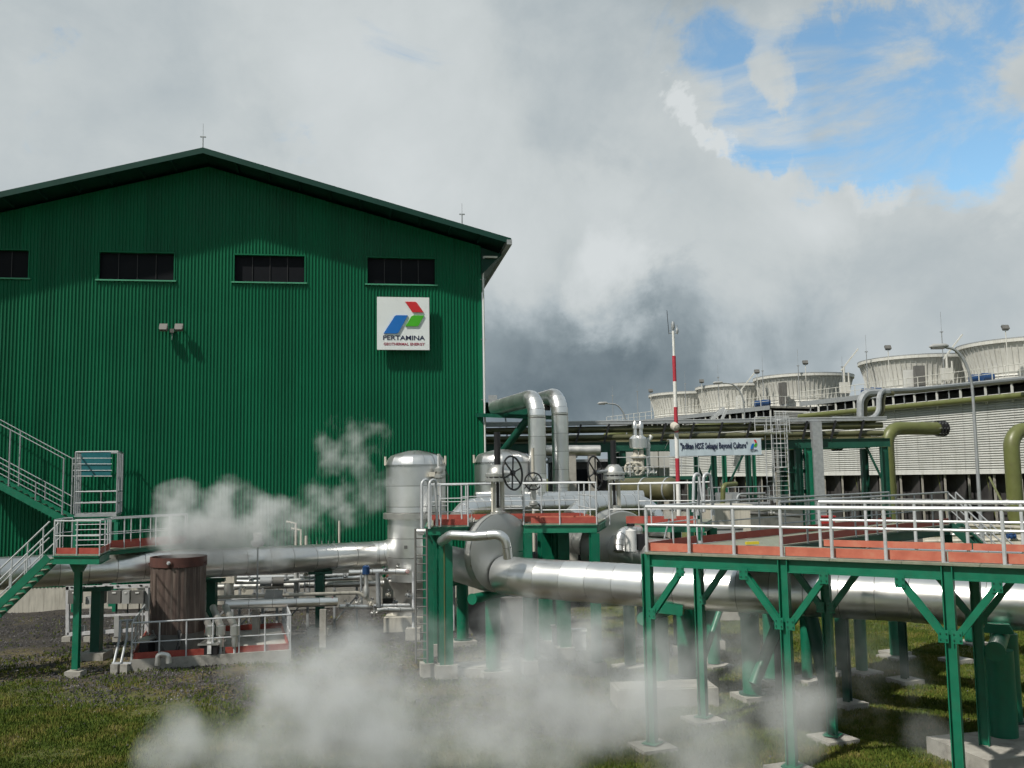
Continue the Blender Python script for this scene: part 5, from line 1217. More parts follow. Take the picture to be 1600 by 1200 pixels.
# ------------- branch leading away to the right and ending in a stair
br = thing('walkway', 'narrower walkway branch leading away from the near walkway to a stair', 'walkway', XY(1300, 29), )
B0 = Wk(.05, WW + .05); Lb = 12.5
bd = (XY(1387, 34.5) - Vector((B0.x, B0.y, 0))).normalized(); bn_ = Vector((bd.y, -bd.x, 0)); BW = 2.1
def Bk(s, w=0, z=0): return B0 + bd * s + bn_ * w + up * z
off_ = (Wk(OPEN, WW) - B0).dot(bd)
MB().prism([Bk(0, 0, WZ - .05), Bk(Lb, 0, WZ - .05), Bk(Lb, BW, WZ - .05), Bk(max(off_, .2) , BW, WZ - .05)], up * .045).build('deck_plate', 'grate', br)
MB().ibeam(Bk(.1, 0, WZ - .2), Bk(Lb, 0, WZ - .2), .15, .28).build('edge_beam', 'steel_dark', br); MB().ibeam(Bk(max(off_, .2) + .1, BW, WZ - .2), Bk(Lb, BW, WZ - .2), .15, .28).build('edge_beam', 'steel_dark', br)
MB().bar(Bk(.1, .03, WZ + .11), Bk(Lb, .03, WZ + .11), .016, .2).build('toe_board', 'red', br); MB().bar(Bk(max(off_, .2) + .1, BW - .03, WZ + .11), Bk(Lb, BW - .03, WZ + .11), .016, .2).build('toe_board', 'red', br)
railing(br, [Bk(.1, 0, WZ), Bk(Lb, 0, WZ)], 1.12, 1.5, .028, 'galv_dull', mids=(.5,)); railing(br, [Bk(max(off_, .2) + .1, BW, WZ), Bk(Lb, BW, WZ)], 1.12, 1.5, .028, 'galv_dull', mids=(.5,))
for s in (4.0, 8.0, Lb - .2):
    for w in (0, BW):
        MB().ibeam(Bk(s, w, .1), Bk(s, w, WZ - .35), .2, .2, bd).build('column', 'steel_dark', br); MB().box(Bk(s, w, .06), (.8, .8, .16), .4).build('footing', 'concrete', br)
# stair down to the right from the branch end
sdx = XY(1640, 31.0) - XY(1475, 33.0); sdn = Vector((sdx.x, sdx.y, 0)).normalized()
S0 = Bk(Lb, BW, WZ); n_st = 17; run = .27; rise = WZ / n_st
for w in (0, 1.0):
    o = Vector((-sdn.y, sdn.x, 0)) * w
    MB().bar(S0 + o, S0 + o + sdn * run * n_st - up * rise * n_st, .08, .26).build('stringer', 'steel_dark', br)
    MB().tube([S0 + o + up * 1.1, S0 + o + up * 1.1 + sdn * run * n_st - up * rise * n_st], .03, 8).build('handrail', 'galv_dull', br)
    MB().tube([S0 + o + up * .55, S0 + o + up * .55 + sdn * run * n_st - up * rise * n_st], .024, 8).build('mid_rail', 'galv_dull', br)
    for k in range(0, n_st + 1, 4): q = S0 + o + sdn * run * k - up * rise * k; MB().tube([q, q + up * 1.08], .026, 8).build('post', 'galv_dull', br)
for k in range(n_st): q = S0 + sdn * run * (k + .5) - up * rise * (k + .6) + Vector((-sdn.y, sdn.x, 0)) * .5; MB().bar(q - Vector((-sdn.y, sdn.x, 0)) * .46, q + Vector((-sdn.y, sdn.x, 0)) * .46, .24, .03).build('tread', 'grate', br)

# low concrete sleeper blocks in the steam
for (x0_, y0_, x1_, y1_, h_, Y, lab) in ((962, 1080, 1120, 1075, .5, 0, 'weathered concrete block in the steam left of the first walkway column'), (704, 1046, 800, 1043, .22, 0, 'low concrete sleeper almost lost in the thickest steam')):
    a = AZ(x0_, y0_, h_); b = AZ(x1_, y1_, h_); dr = Vector((b.x - a.x, b.y - a.y, 0)); 
    t = thing('concrete_block', lab, 'concrete block', (a.x, a.y, 0)); MB().bar((a.x, a.y + .6, h_ / 2 - .05), (b.x, b.y + .6, h_ / 2 - .05), 1.2, h_ + .1).build('block_body', 'concrete', t); MB().bar((a.x + .1, a.y + .6, h_ + .01), (b.x - .1, b.y + .6, h_ + .01), 1.0, .04).build('mortar_cap', 'concrete', t)
t = thing('hydrant', 'small pale standpipe in the grass by the second walkway column', 'standpipe', AZ(1217, 1062)); p = AZ(1217, 1064); MB().tube(fillet([p, p + up * .55, p + up * .5 + Vector((.25, 0, 0))], .12), .07, 10).build('pipe_body', 'cream', t); MB().box(p + up * .05, (.4, .4, .1)).build('foot', 'concrete', t)
# ================================================================== LEFT CROSSOVER: lower landing, stair, walkway over the header
cw = thing('crossover_walkway', 'green walkway with red toe boards crossing the silver header left of the steam vent', 'walkway', XY(180, 33))
LZ = A(120, 866, 32.4).z; HZ = A(220, 853, 37.3).z
def quad_deck(root, pts, z, mt='grate', th=.05):
    MB().prism([Vector((p.x, p.y, z - th)) for p in pts], up * th).build('deck_plate', mt, root)
# landing (front left)
L0 = XY(78, 32.6); L1 = XY(150, 32.2); L2 = XY(166, 34.4); L3 = XY(92, 34.9)
quad_deck(cw, [L0, L1, L2, L3], LZ)
for a_, b_ in ((L0, L1), (L1, L2), (L3, L2), (L0, L3)): MB().ibeam(a_ + up * (LZ - .2), b_ + up * (LZ - .2), .12, .26, t=.02).build('edge_beam', 'steel', cw)
MB().bar(L0 + up * (LZ + .11) + Vector((.05, .05, 0)), L1 + up * (LZ + .11) + Vector((-.05, .05, 0)), .016, .2).build('toe_board', 'red', cw)
MB().bar(L1 + up * (LZ + .11), L2 + up * (LZ + .11), .016, .2).build('toe_board', 'red', cw)
railing(cw, [L0 + up * LZ, L1 + up * LZ, L2 + up * LZ], 1.12, .95, .024, mids=(.55,))
railing(cw, [XY(84, 33.3, LZ), L3 + up * LZ], 1.12, .55, .024, mids=(.55,)) ; railing(cw, [L3 + up * LZ, XY(112, 35.2, LZ)], 1.12, .5, .024, mids=(.55,))
# upper walkway to the right of the landing
U0 = XY(163, 35.6); U1 = XY(286, 38.9); U2 = XY(289, 40.4); U3 = XY(168, 37.1)
quad_deck(cw, [U0, U1, U2, U3], HZ)
for a_, b_ in ((U0, U1), (U3, U2), (U1, U2)): MB().ibeam(a_ + up * (HZ - .13), b_ + up * (HZ - .13), .12, .16, t=.02).build('edge_beam', 'steel', cw)
for a_, b_ in ((U0, U1), (U3, U2)): MB().bar(a_ + up * (HZ + .12), b_ + up * (HZ + .12), .016, .22).build('toe_board', 'red', cw)
railing(cw, [U0 + up * HZ, U1 + up * HZ], 1.12, .78, .024, mids=(.5,)); railing(cw, [U3 + up * HZ, U2 + up * HZ], 1.12, .9, .022, mids=(.5,))
# steps between the two levels
for k in range(4): q = XY(152, 34.4).lerp(XY(166, 34.9), k / 3); MB().bar(q + up * (LZ + (HZ - LZ) * (k + .5) / 4), q + up * (LZ + (HZ - LZ) * (k + .5) / 4) + Vector((.1, .9, 0)), .3, .03).build('tread', 'grate', cw)
for px, Y, zt in ((118, 33.6, LZ), (262, 41.0, HZ)):
    p = XY(px, Y); MB().ibeam(p + up * .2, p + up * (zt - .33), .21, .21, (0, 1, 0), t=.03).build('column', 'steel', cw); MB().prism([p + up * (zt - .7) + Vector((-.13, -.12, 0)), p + up * (zt - .34) + Vector((-.32, -.12, 0)), p + up * (zt - .34) + Vector((.32, -.12, 0)), p + up * (zt - .7) + Vector((.13, -.12, 0))], Vector((0, .24, 0))).build('column_head', 'steel', cw)
    MB().box(p + up * .05, (.55, .55, .2)).build('footing', 'concrete', cw)
# lower stair going down to the left
st = thing('stair', 'lower green stair with pale handrails at the left edge of the photo', 'stair', XY(30, 31))
T1 = XY(76, 32.7, LZ - .1); T0_ = A(-12, 955, 32.6); T0_ = T1 + (T0_ - T1) * ((LZ - .1) / (T1.z - T0_.z)) * .97
dv = (T0_ - T1); hv = Vector((dv.x, dv.y, 0)).normalized(); sv = Vector((-hv.y, hv.x, 0)); sv = sv if sv.y > 0 else -sv
for w in (0, 1.0):
    MB().ibeam(T1 + sv * w, T0_ + sv * w, .08, .26, t=.02, channel=True).build('stringer', 'steel', st)
    hr = T1 + sv * w + up * 1.2; MB().tube([hr, hr + dv], .028, 8).build('handrail', 'galv', st); MB().tube([hr - up * .55, hr - up * .55 + dv], .022, 8).build('mid_rail', 'galv', st)
    for k in range(8): q = T1 + sv * w + dv * (k + .4) / 8; MB().tube([q, q + up * 1.2], .024, 8).build('post', 'galv', st)
nt_ = 20
for k in range(nt_): q = T1 + dv * (k + .5) / nt_ + sv * .5; MB().bar(q - sv * .46, q + sv * .46, .25, .03).build('tread', 'grate', st)
# upper stair along the wall and caged landing; darker steel stands in for shade
us = thing('stair', 'upper green stair with tall posts climbing along the green wall at the left edge', 'stair', XY(40, 47))
Yb = 49.0
S1 = A(100, 812, Yb); S0s = A(-60, 727, 48.6)
for w in (0, 1.0):
    o = Vector((0, w, 0)); MB().ibeam(S1 + o, S0s + o, .1, .34, t=.025, channel=True).build('stringer', 'steel', us)
    for off2, nm, r in ((1.15, 'handrail', .03), (.62, 'mid_rail', .024), (3.10, 'top_rail', .028)):
        a_ = S1 + o + up * off2 + Vector((-.05, 0, 0)); b_ = S0s + o + up * off2; MB().tube([a_, b_], r, 8).build(nm, 'galv_dull', us)
    for px, tall in ((97, True), (55, False), (13, True), (-30, False)):
        f = (px + 60) / 160; q = S0s.lerp(S1, f) + o; MB().tube([q, q + up * (3.1 if tall else 1.15)], .04 if tall else .03, 8).build('post', 'galv_dull', us)
for k in range(16): q = S0s.lerp(S1, (k + .5) / 16); MB().bar(q + Vector((0, .05, -.02)), q + Vector((0, .95, -.02)), .28, .035).build('tread', 'grate', us)
cg = thing('caged_landing', 'railed landing with a blue tinted screen where the upper stair meets the wall', 'platform', XY(145, 46))
c0 = XY(111, 48.2); c1 = XY(178, 48.2); c2 = XY(186, 50.8); c3 = XY(120, 50.4); CZ = A(145, 803, 48.2).z; CT = A(145, 706, 48.2).z
quad_deck(cg, [c0, c1, c2, c3], CZ, 'galv_dull', .14)
MB().ibeam(c0 + up * (CZ - .3), c1 + up * (CZ - .3), .12, .25, t=.02).build('edge_beam', 'steel', cg)
for q in (c0, c1, c2, c3, c0.lerp(c3, .35), c0.lerp(c3, .7), c1.lerp(c2, .3), c1.lerp(c2, .6)): MB().tube([q + up * CZ, q + up * CT], .045, 8).build('post', 'galv_dull', cg)
for a_, b_ in ((c0, c1), (c1, c2), (c2, c3), (c3, c0)):
    MB().tube([a_ + up * CT, b_ + up * CT], .04, 8).build('top_rail', 'galv_dull', cg)
    for h in (1.12, .55): 
        if not (a_ is c0 and b_ is c1) or h: MB().tube([a_ + up * (CZ + h), b_ + up * (CZ + h)], .03, 8).build('mid_rail', 'galv_dull', cg)
for a_, b_, n in ((c1, c2, 6), (c0, c3, 6)):
    for k in range(1, n): q = a_.lerp(b_, k / n); MB().tube([q + up * CZ, q + up * (CZ + 1.12)], .02, 6).build('baluster', 'galv_dull', cg)
q = c0.lerp(c1, .5); MB().tube([c3.lerp(c2, .5) + up * CZ, c3.lerp(c2, .5) + up * (CZ + 1.12)], .025, 6).build('baluster', 'galv_dull', cg)
sb0 = A(127, 743, 49.0); sb1 = A(173, 743, 49.0); st0 = A(127, 707, 49.0); st1 = A(173, 707, 49.0)
MB().prism([sb0, sb1, st1, st0], Vector((0, .03, 0))).build('screen_sheet', 'blue_panel', cg)
for k, y in enumerate((716, 725, 735, 744)):
    MB().tube([A(114, y, 48.8), A(175, y, 48.8)], .018, 6).build('screen_bar', 'galv_dull', cg)
for px in (115, 179, 173): 
    p = XY(px, 48.2 if px != 173 else 50.2); MB().ibeam(p + up * .2, p + up * (CZ - .43), .2, .2, (0, 1, 0)).build('column', 'steel', cg)
# rungs of the fixed ladder between the landings
for k in range(7): MB().tube([A(118, 812 + k * 8, 45.4), A(170, 811 + k * 8, 45.2)], .02, 6).build('ladder_rung', 'galv_dull', cg)

# ================================================================== STEAM VENT ON ITS PAD
PADZ = .34
def PX(px, Y): return XY(px, Y)
q0 = AZ(202, 1047, 0); q1 = AZ(455, 1030, 0)
pdx = Vector((q1.x - q0.x, q1.y - q0.y, 0)).normalized(); pdy = Vector((-pdx.y, pdx.x, 0))
Wd = (Vector((q1.x, q1.y, 0)) - Vector((q0.x, q0.y, 0))).length; Dp = 5.6
def Pd(a, b, z=0): return Vector((q0.x, q0.y, 0)) + pdx * a + pdy * b + up * z
pad = thing('vent_pad', 'railed concrete pad with red kerb boards around the rusty steam vent', 'platform', Pd(Wd / 2, Dp / 2))
MB().prism([Pd(0, 0, -.1), Pd(Wd, 0, -.1), Pd(Wd, Dp, -.1), Pd(0, Dp, -.1)], up * (PADZ + .1)).build('slab', 'concrete', pad)
gap0, gap1 = Wd * .46, Wd * .58
for a_, b_ in ((Pd(.15, .1), Pd(gap0, .1)), (Pd(gap1, .1), Pd(Wd - .1, .1)), (Pd(.12, .15), Pd(.12, Dp - .2)), (Pd(Wd - .1, .15), Pd(Wd - .1, Dp - .2)), (Pd(.15, Dp - .15), Pd(Wd - .1, Dp - .15))):
    MB().bar(a_ + up * (PADZ + .12), b_ + up * (PADZ + .12), .03, .22).build('kerb_board', 'red', pad)
railing(pad, [Pd(.06, .05, PADZ), Pd(Wd - .03, .05, PADZ)], 1.28, .98, .03, mids=(.46,)); railing(pad, [Pd(.06, .05, PADZ), Pd(.06, Dp, PADZ)], 1.28, 1.3, .03, mids=(.46,), ends=(False, True))
railing(pad, [Pd(Wd - .03, .05, PADZ), Pd(Wd - .03, Dp, PADZ)], 1.28, .9, .03, mids=(.46,), ends=(False, True)); railing(pad, [Pd(.06, Dp, PADZ), Pd(Wd - .03, Dp, PADZ)], 1.28, 1.3, .03, mids=(.46,), ends=(False, False))
VC = XY(276.5, 36.4); VR = .985; vt = A(276, 880, 35.4).z + .18
sv_ = thing('steam_vent', 'rusty brown ribbed steam vent drum with a dark red rim, steam pouring from its top', 'vent', Vector((VC.x, VC.y, PADZ)))
VB = 1.02
ns = 22
for k in range(ns):
    a0, a1 = 2 * math.pi * k / ns, 2 * math.pi * (k + 1) / ns; m = MB(); pts_ = []
    for j in range(4):
        a_ = a0 + (a1 - a0) * j / 3; r = VR - .012 if j in (0, 3) else VR + .012
        pts_.append(Vector((VC.x + math.cos(a_) * r, VC.y + math.sin(a_) * r, 0)))
    for p, q in zip(pts_, pts_[1:]): m.add([p + up * VB, q + up * VB, q + up * (vt - .28), p + up * (vt - .28)], [(0, 1, 2, 3)])
    m.build('wall_sheet', 'rust', sv_, smooth=False)
MB().lathe([(VR + .03, vt - .36), (VR + .045, vt - .35), (VR + .045, vt), (VR + .0, vt), (VR - .02, vt - .3), (VR - .06, vt - 1.2)], (VC.x, VC.y, 0), (0, 0, 1), 48, False, False).build('rim', 'rust_rim', sv_)
MB().lathe([(VR - .1, vt - 1.2), (VR - .1, vt - 1.19)], (VC.x, VC.y, 0), (0, 0, 1), 24).build('inner_baffle', 'fill', sv_)
MB().lathe([(VR * .97, PADZ), (VR * .97, VB + .05)], (VC.x, VC.y, 0), (0, 0, 1), 40).build('base_drum', 'grey_box', sv_)
p = Vector((VC.x, VC.y - VR - .05, vt - .17)); MB().lathe([(.07, 0), (.07, .05), (.04, .05), (.04, .12)], p, (0, -1, 0), 12).build('nozzle', 'galv', sv_)
MB().lathe([(.12, .02), (.12, .035)], p, (0, -1, 0), 14).build('nozzle_ring', 'rust_rim', sv_)
for sx in (-1, 1): MB().box((VC.x + sx * (VR + .06), VC.y - .15, vt - .25), (.08, .06, .05)).build('lug', 'rust_rim', sv_)
for a_, b_ in ((A(238, 985, 35.6), A(262, 1022, 35.4)), (A(280, 1010, 35.2), A(284, 990, 35.3))): MB().bar(a_, b_, .05, .05).build('stay', 'grey_box', sv_)
MB().tube(fillet([A(280, 985, 35.4), A(282, 1000, 35.3), A(276, 1018, 35.2)], .2), .07, 8).build('drain_hose', 'black', sv_)
p = A(254, 1034, 34.2); t = thing('drain_elbow', 'dull grey curved drain spout in front of the steam vent', 'pipe', p); MB().tube(fillet([p + Vector((-.18, 0, -.12)), p + Vector((-.15, 0, .28)), p + Vector((.2, 0, .22)), p + Vector((.22, 0, -.05))], .12, 6), .10, 12).build('spout', 'alu_dull', t)
# dark openings / boxes on the pad
for px0, px1, py0, py1, Y, lab in ((217, 232, 1002, 1034, 35.0, 'dark equipment box at the left corner of the vent pad'), (312, 339, 1008, 1034, 35.1, 'black box in the gap of the kerb boards on the vent pad')):
    a = A(px0, py1, Y); b = A(px1, py0, Y); t = thing('equipment_box', lab, 'box', a, 'dark boxes on the vent pad'); MB().box(((a.x + b.x) / 2, Y + .4, (PADZ + b.z) / 2), (b.x - a.x, .8, b.z - PADZ)).build('box_body', 'black', t); MB().box(((a.x + b.x) / 2, Y + .4, b.z + .03), (b.x - a.x + .14, .9, .06)).build('lid', 'alu_dull', t)
    if px0 > 300: MB().box((a.x + .35, Y - .02, PADZ + .25), (.14, .06, .42)).build('label_plate', 'white', t)
# three inclined silver pipes feeding the vent
for i, (px0, py0, px1, py1, px2, py2, lab) in enumerate(((318, 960, 328, 985, 328, 1003, 'left'), (333, 949, 345, 985, 345, 1004, 'middle'), (352, 948, 367, 985, 368, 1006, 'right'))):
    a = A(px0, py0, 37.6); b = A(px1, py1 - 5, 35.4); c_ = A(px2, py2, 35.2)
    t = thing('feed_pipe', f'{lab} one of the three short silver pipes dropping steeply beside the steam vent', 'pipe', c_, 'short silver pipes beside the steam vent')
    clad_pipe(t, [a, b], .125, .5, 'alu_dull', 18); MB().lathe([(.17, 0), (.17, .32), (.11, .36), (.11, .75)], b + up * .05, (0, 0, -1), 18).build('flanged_end', 'alu', t); MB().tube([b - up * .5, Vector((b.x, b.y, PADZ))], .05, 8).build('leg', 'galv', t)
t = thing('feed_pipe', 'long silver pipe lying just behind the vent pad rails', 'pipe', A(440, 944, 38)); clad_pipe(t, [A(352, 945, 37.8), A(450, 942, 38.2), A(527, 940, 38.8)], .175, .9, 'alu', 20); MB().lathe([(.18, 0), (.18, .04)], A(519, 940, 38.75), (1, .1, 0), 20).build('red_band', 'letters_red', t)
for px in (400, 505): p = A(px, 948, 38.3); MB().bar((p.x, p.y, 0), (p.x, p.y, p.z - .1), .25, .2).build('stand', 'concrete', t)
# pipe hoops at the left of the pad
t = thing('hose_rail', 'pair of thin bent grey pipes leaning on the left side of the vent pad', 'pipe', A(185, 1030, 34.3))
for px in (188, 199): 
    MB().tube([A(px, 970, 35.2), A(px - 1, 996, 34.6), A(px - 10, 1036, 34.0)], .045, 8).build('pipe_body', 'galv_dull', t)
MB().tube([A(187, 970, 35.2), A(212, 969, 35.3)], .045, 8).build('pipe_body', 'galv_dull', t); MB().tube([A(175, 1037, 34.0), A(205, 1037, 34.1)], .06, 8).build('cross_pipe', 'galv_dull', t)
for px in (180, 195): q = A(px, 1045, 34.0); MB().box((q.x, q.y, .1), (.25, .25, .35)).build('foot_block', 'concrete', t)

# ================================================================== INSTRUMENT RACK
ir = thing('instrument_rack', 'dusty white frame rack holding grey instrument boxes under the silver header', 'rack', XY(168, 39.5))
YI = 39.5
def I(px, py, dy=0): return A(px, py, YI + dy)
a = I(105, 918); b = I(234, 914)
for px in (106, 230): MB().bar(I(px, 992), I(px, 916), .13, .13, (0, 1, 0)).build('post', 'white_rack', ir)
MB().bar(I(104, 919), I(235, 915), .13, .14).build('top_bar', 'white_rack', ir); MB().bar(I(106, 991), I(210, 984), .13, .14).build('bottom_bar', 'white_rack', ir); MB().bar(I(110, 964), I(230, 959), .07, .1).build('middle_bar', 'white_rack', ir)
for k, (px, w, mt) in enumerate(((120, .50, 'grey_box'), (157, .52, 'grey_box'), (182, .52, 'grey_box'), (200, .30, 'grey_light'), (218, .50, 'grey_box'))):
    c = I(px, 932); MB().box(c + Vector((0, -.12, 0)), (w, .25, .52)).build('instrument_box', mt, ir); MB().box(c + Vector((0, -.26, .18)), (w * .3, .02, .05)).build('nameplate', 'white', ir)
    MB().tube([c - up * .26, c - up * .75], .03, 6).build('tubing', 'black', ir)
for px in (119, 156, 183): MB().bar(I(px, 996, -.1), I(px, 962, -.1), .2, .15, (0, 1, 0)).build('cable_trunk', 'grey_light', ir)
for px, py in ((141, 938), (147, 955), (167, 918), (128, 983)): MB().box(I(px, py, .1), (.3, .2, .3)).build('terminal_box', 'grey_light', ir)
for px in (106, 140, 185, 226): MB().box(I(px, 996) - up * .05, (.35, .35, .2)).build('foot', 'concrete', ir)
for k, px in enumerate(range(112, 234, 18)): MB().box(I(px, 917.6 - k * .5, -.08), (.10, .02, .05)).build('slot', 'black', ir)

# ================================================================== PIPING BETWEEN VENT AND SEPARATOR
def run(pts, r, mt, lab, step=None, grp='thin process pipes under the header'):
    P = [A(*p) for p in pts]; t = thing('process_pipe', lab, 'pipe', P[0], grp)
    if step: clad_pipe(t, fillet(P, .3, 4), r, step, mt, 16)
    else: MB().tube(fillet(P, .3, 4), r, 10).build('pipe_body', mt, t)
    return t
run([(318, 934, 39.4), (420, 931, 39.8), (560, 926, 40.4), (580, 940, 40.6)], .075, 'cream', 'thin cream pipe running from the vent towards the separator')
run([(368, 909, 41.5), (403, 909, 41.5), (440, 908, 41.7), (520, 904, 42), (568, 902, 42.2)], .10, 'alu', 'thin silver pipe with two grey sleeves just below the header', .9)
run([(320, 918, 42), (480, 914, 42.5), (600, 911, 43)], .13, 'alu_dull', 'dull silver pipe under the header behind the sleeves', 1.1)
run([(330, 903, 43), (450, 901, 43), (560, 898, 43.4)], .09, 'galv_dull', 'grey pipe close under the header')
run([(530, 948, 40), (560, 948, 40.3), (640, 947, 40.8)], .10, 'alu', 'short bright silver pipe at the foot of the separator', .6)
run([(545, 895, 41.2), (600, 893, 41.4), (636, 894, 41.4)], .12, 'alu', 'bright silver pipe crossing the separator at valve height', .5)
run([(588, 955, 39.4), (600, 953, 39.6), (652, 953, 40)], .10, 'alu', 'lower bright silver pipe in front of the separator plinth', .5)
run([(646, 893, 40.4), (646, 990, 40.0)], .065, 'galv', 'vertical grey standpipe in front of the separator')
run([(590, 895, 40.4), (592, 955, 40.4)], .10, 'galv_dull', 'left upright of the valve frame by the separator')
run([(564, 898, 41), (565, 948, 41)], .05, 'galv_dull', 'thin upright pipe left of the blue actuator')
run([(500, 890, 42), (500, 945, 42)], .09, 'white_rack', 'pale upright bracket between the low pipes')
run([(463, 893, 42), (463, 938, 42)], .11, 'grey_light', 'grey upright bracket left of its paler twin between the low pipes')
for k, px in enumerate(range(468, 500, 8)): run([(px, 896, 41.8), (px, 925, 41.7)], .022, 'white_rack', ('first', 'second', 'third', 'fourth')[k] + ' of the row of thin pale tubes between the low pipes, from the left', grp='thin pale instrument tubes')
for px0, px1, lab in ((406, 425, 'left'), (425, 444, 'right')):
    t = thing('pipe_sleeve', f'{lab} grey insulation sleeve on the thin pipe below the header', 'sleeve', A(px0, 909, 41.5), 'grey sleeves on the thin pipe'); MB().tube([A(px0 + .5, 909, 41.5), A(px1 - .5, 909, 41.6)], .20, 20).build('sleeve_body', 'grey_box' if px0 > 410 else 'galv_dull', t)
t = thing('cover_sheet', 'bent grey metal cover sheet leaning behind the vent pad', 'cover', A(427, 928, 39)); MB().prism([A(412, 937, 39.2), A(427, 936, 38.9), A(429, 921, 38.9), A(415, 921, 39.2)], Vector((0, .04, 0))).prism([A(427.5, 936, 38.9), A(440, 938, 39.2), A(442, 922, 39.2), A(429.5, 921, 38.9)], Vector((0, .04, 0))).build('sheet', 'grey_light', t)
t = thing('cover_box', 'beige box under the header right of the steam vent', 'box', A(357, 905, 41)); p = A(358, 903, 41); MB().box(p, (.55, .4, .4)).build('box_body', 'cream', t); MB().tube([p - up * .2, p - up * 1.2], .2, 14).build('neck', 'alu_dull', t)
t = thing('cover_box', 'small beige box right next to the steam vent drum', 'box', A(326, 915, 40)); p = A(326, 916, 40); MB().box(p, (.34, .3, .45)).build('box_body', 'cream', t); MB().tube([p - up * .2, p - up * 1.0], .12, 12).build('neck', 'alu_dull', t)
p = A(572, 893, 40.5); t = thing('blue_actuator', 'small blue valve actuator left of the separator foot', 'actuator', p); MB().lathe([(.14, -.12), (.16, -.1), (.16, .2), (.08, .26)], p, (0, 0, 1), 14).build('housing', 'blue', t); MB().lathe([(.09, -1.1), (.14, -1.05), (.14, -.7), (.09, -.6), (.09, -.12)], p, (0, 0, 1), 12).build('valve_body', 'alu_dull', t)
rngv = random.Random(11)
vlist = [(448, 905, 41.5, .12, 'black'), (478, 898, 41.8, .13, 'black'), (540, 901, 41.8, .12, 'black'), (556, 897, 41.4, .12, 'black'), (603, 890, 40.6, .13, 'black'), (622, 886, 40.6, .11, 'black'), (636, 895, 40.3, .12, 'valve_red'),
         (607, 930, 40.2, .14, 'black'), (638, 931, 40.2, .15, 'black'), (618, 941, 40.4, .13, 'black'), (579, 944, 40.2, .15, 'black'), (560, 941, 40.4, .14, 'black'), (543, 945, 40, .13, 'black'), (585, 958, 39.4, .16, 'black'), (608, 904, 40.4, .10, 'valve_red'), (380, 922, 41, .13, 'black'), (392, 905, 41.4, .11, 'black'), (569, 925, 40.6, .12, 'black'), (528, 903, 42, .1, 'black'), (650, 948, 40, .1, 'black')]
spots = ['left of the grey sleeves', 'above the row of thin pale tubes', 'left of the blue actuator', 'right beside the blue actuator', 'at the left end of the bright pipe crossing the separator', 'in the middle of the bright pipe crossing the separator', 'with a red wheel where the bright pipe meets the standpipe',
         'on the left lower side of the separator', 'with a round wheel on the right lower side of the separator', 'low in front of the separator skirt', 'on the short bright pipe at the separator foot', 'half way along the low bright pipe', 'at the end of the long pipe behind the vent pad', 'lowest one, with its wheel tilted by the plinth', 'with a small red wheel beside the valve frame', 'near the steam vent behind the lamp post', 'just under the header behind the lamp post', 'under the blue actuator', 'in the row close under the header', 'at the foot of the vertical standpipe']
for (px, py, Y, s, wm), sp in zip(vlist, spots):
    valve(px, py, Y, s, 'small valve ' + sp, stem_dir=(rngv.uniform(-.3, .3), rngv.uniform(-.9, -.1), rngv.uniform(.3, 1)), wheel=wm, body=rngv.choice(('alu_dull', 'galv_dull', 'cream')))
# low pipe sleepers and clutter of stands behind
for i, (px, Y) in enumerate(((345, 42), (392, 42), (415, 43), (463, 43), (540, 43))):
    p = XY(px, Y); t = thing('pipe_trestle', ('first', 'second', 'third', 'fourth', 'fifth')[i] + ' pipe trestle from the left under the silver header', 'pipe support', p, 'low trestles under the header')
    MB().bar((p.x - .5, p.y, 0), (p.x - .5, p.y, 1.9), .1, .1).build('leg', 'galv_dull', t); MB().bar((p.x + .5, p.y, 0), (p.x + .5, p.y, 1.9), .1, .1).build('leg', 'galv_dull', t); MB().bar((p.x - .6, p.y, 1.55), (p.x + .6, p.y, 1.55), .1, .12).build('cross_bar', 'galv_dull', t); MB().bar((p.x - .5, p.y, .3), (p.x + .5, p.y, 1.4), .06, .06).build('brace', 'galv_dull', t)
# roof slab with small valves against the wall
t = thing('pump_shelter', 'low pale flat topped shelter against the green wall behind the header', 'shelter', XY(500, 50)); a = A(392, 857, 49.5); b = A(600, 855, 51.5)
MB().bar((a.x, a.y, a.z - .12), (b.x, b.y, a.z - .12), 2.4, .24).build('roof_slab', 'cream', t); MB().bar((a.x + .3, a.y + .2, (a.z - .24) / 2), (b.x - .3, b.y + .2, (a.z - .24) / 2), 2.0, a.z - .24).build('wall', 'concrete', t)
for i, (px, h, lab) in enumerate(((462, 1.25, 'tallest bent pale vent pipe on the shelter roof'), (470, .9, 'middle bent pale vent pipe on the shelter roof'), (478, .6, 'shortest pale vent pipe on the shelter roof'), (530, 1.35, 'lone straight pale pipe on the shelter roof'))):
    p = XY(px, 49.6, a.z); q = thing('roof_pipe', lab, 'pipe', p, 'pale pipes on the shelter roof'); pts_ = [p, p + up * h] + ([p + up * h + Vector((-.5, 0, .1))] if px < 475 else []); MB().tube(pts_, .055 + .01 * (px == 478), 8).build('pipe_body', 'cream', q)
    MB().box(p + up * .03, (.25, .25, .08)).build('flange', 'cream', q)
for i, (px, sp) in enumerate(((495, 'first'), (503, 'second'), (513, 'third'), (522, 'fourth'), (549, 'fifth'), (587, 'sixth'))):
    valve(px, 853, 49.6, .13, sp + ' small valve from the left on the shelter roof', group='small valves on the shelter roof', body='cream')
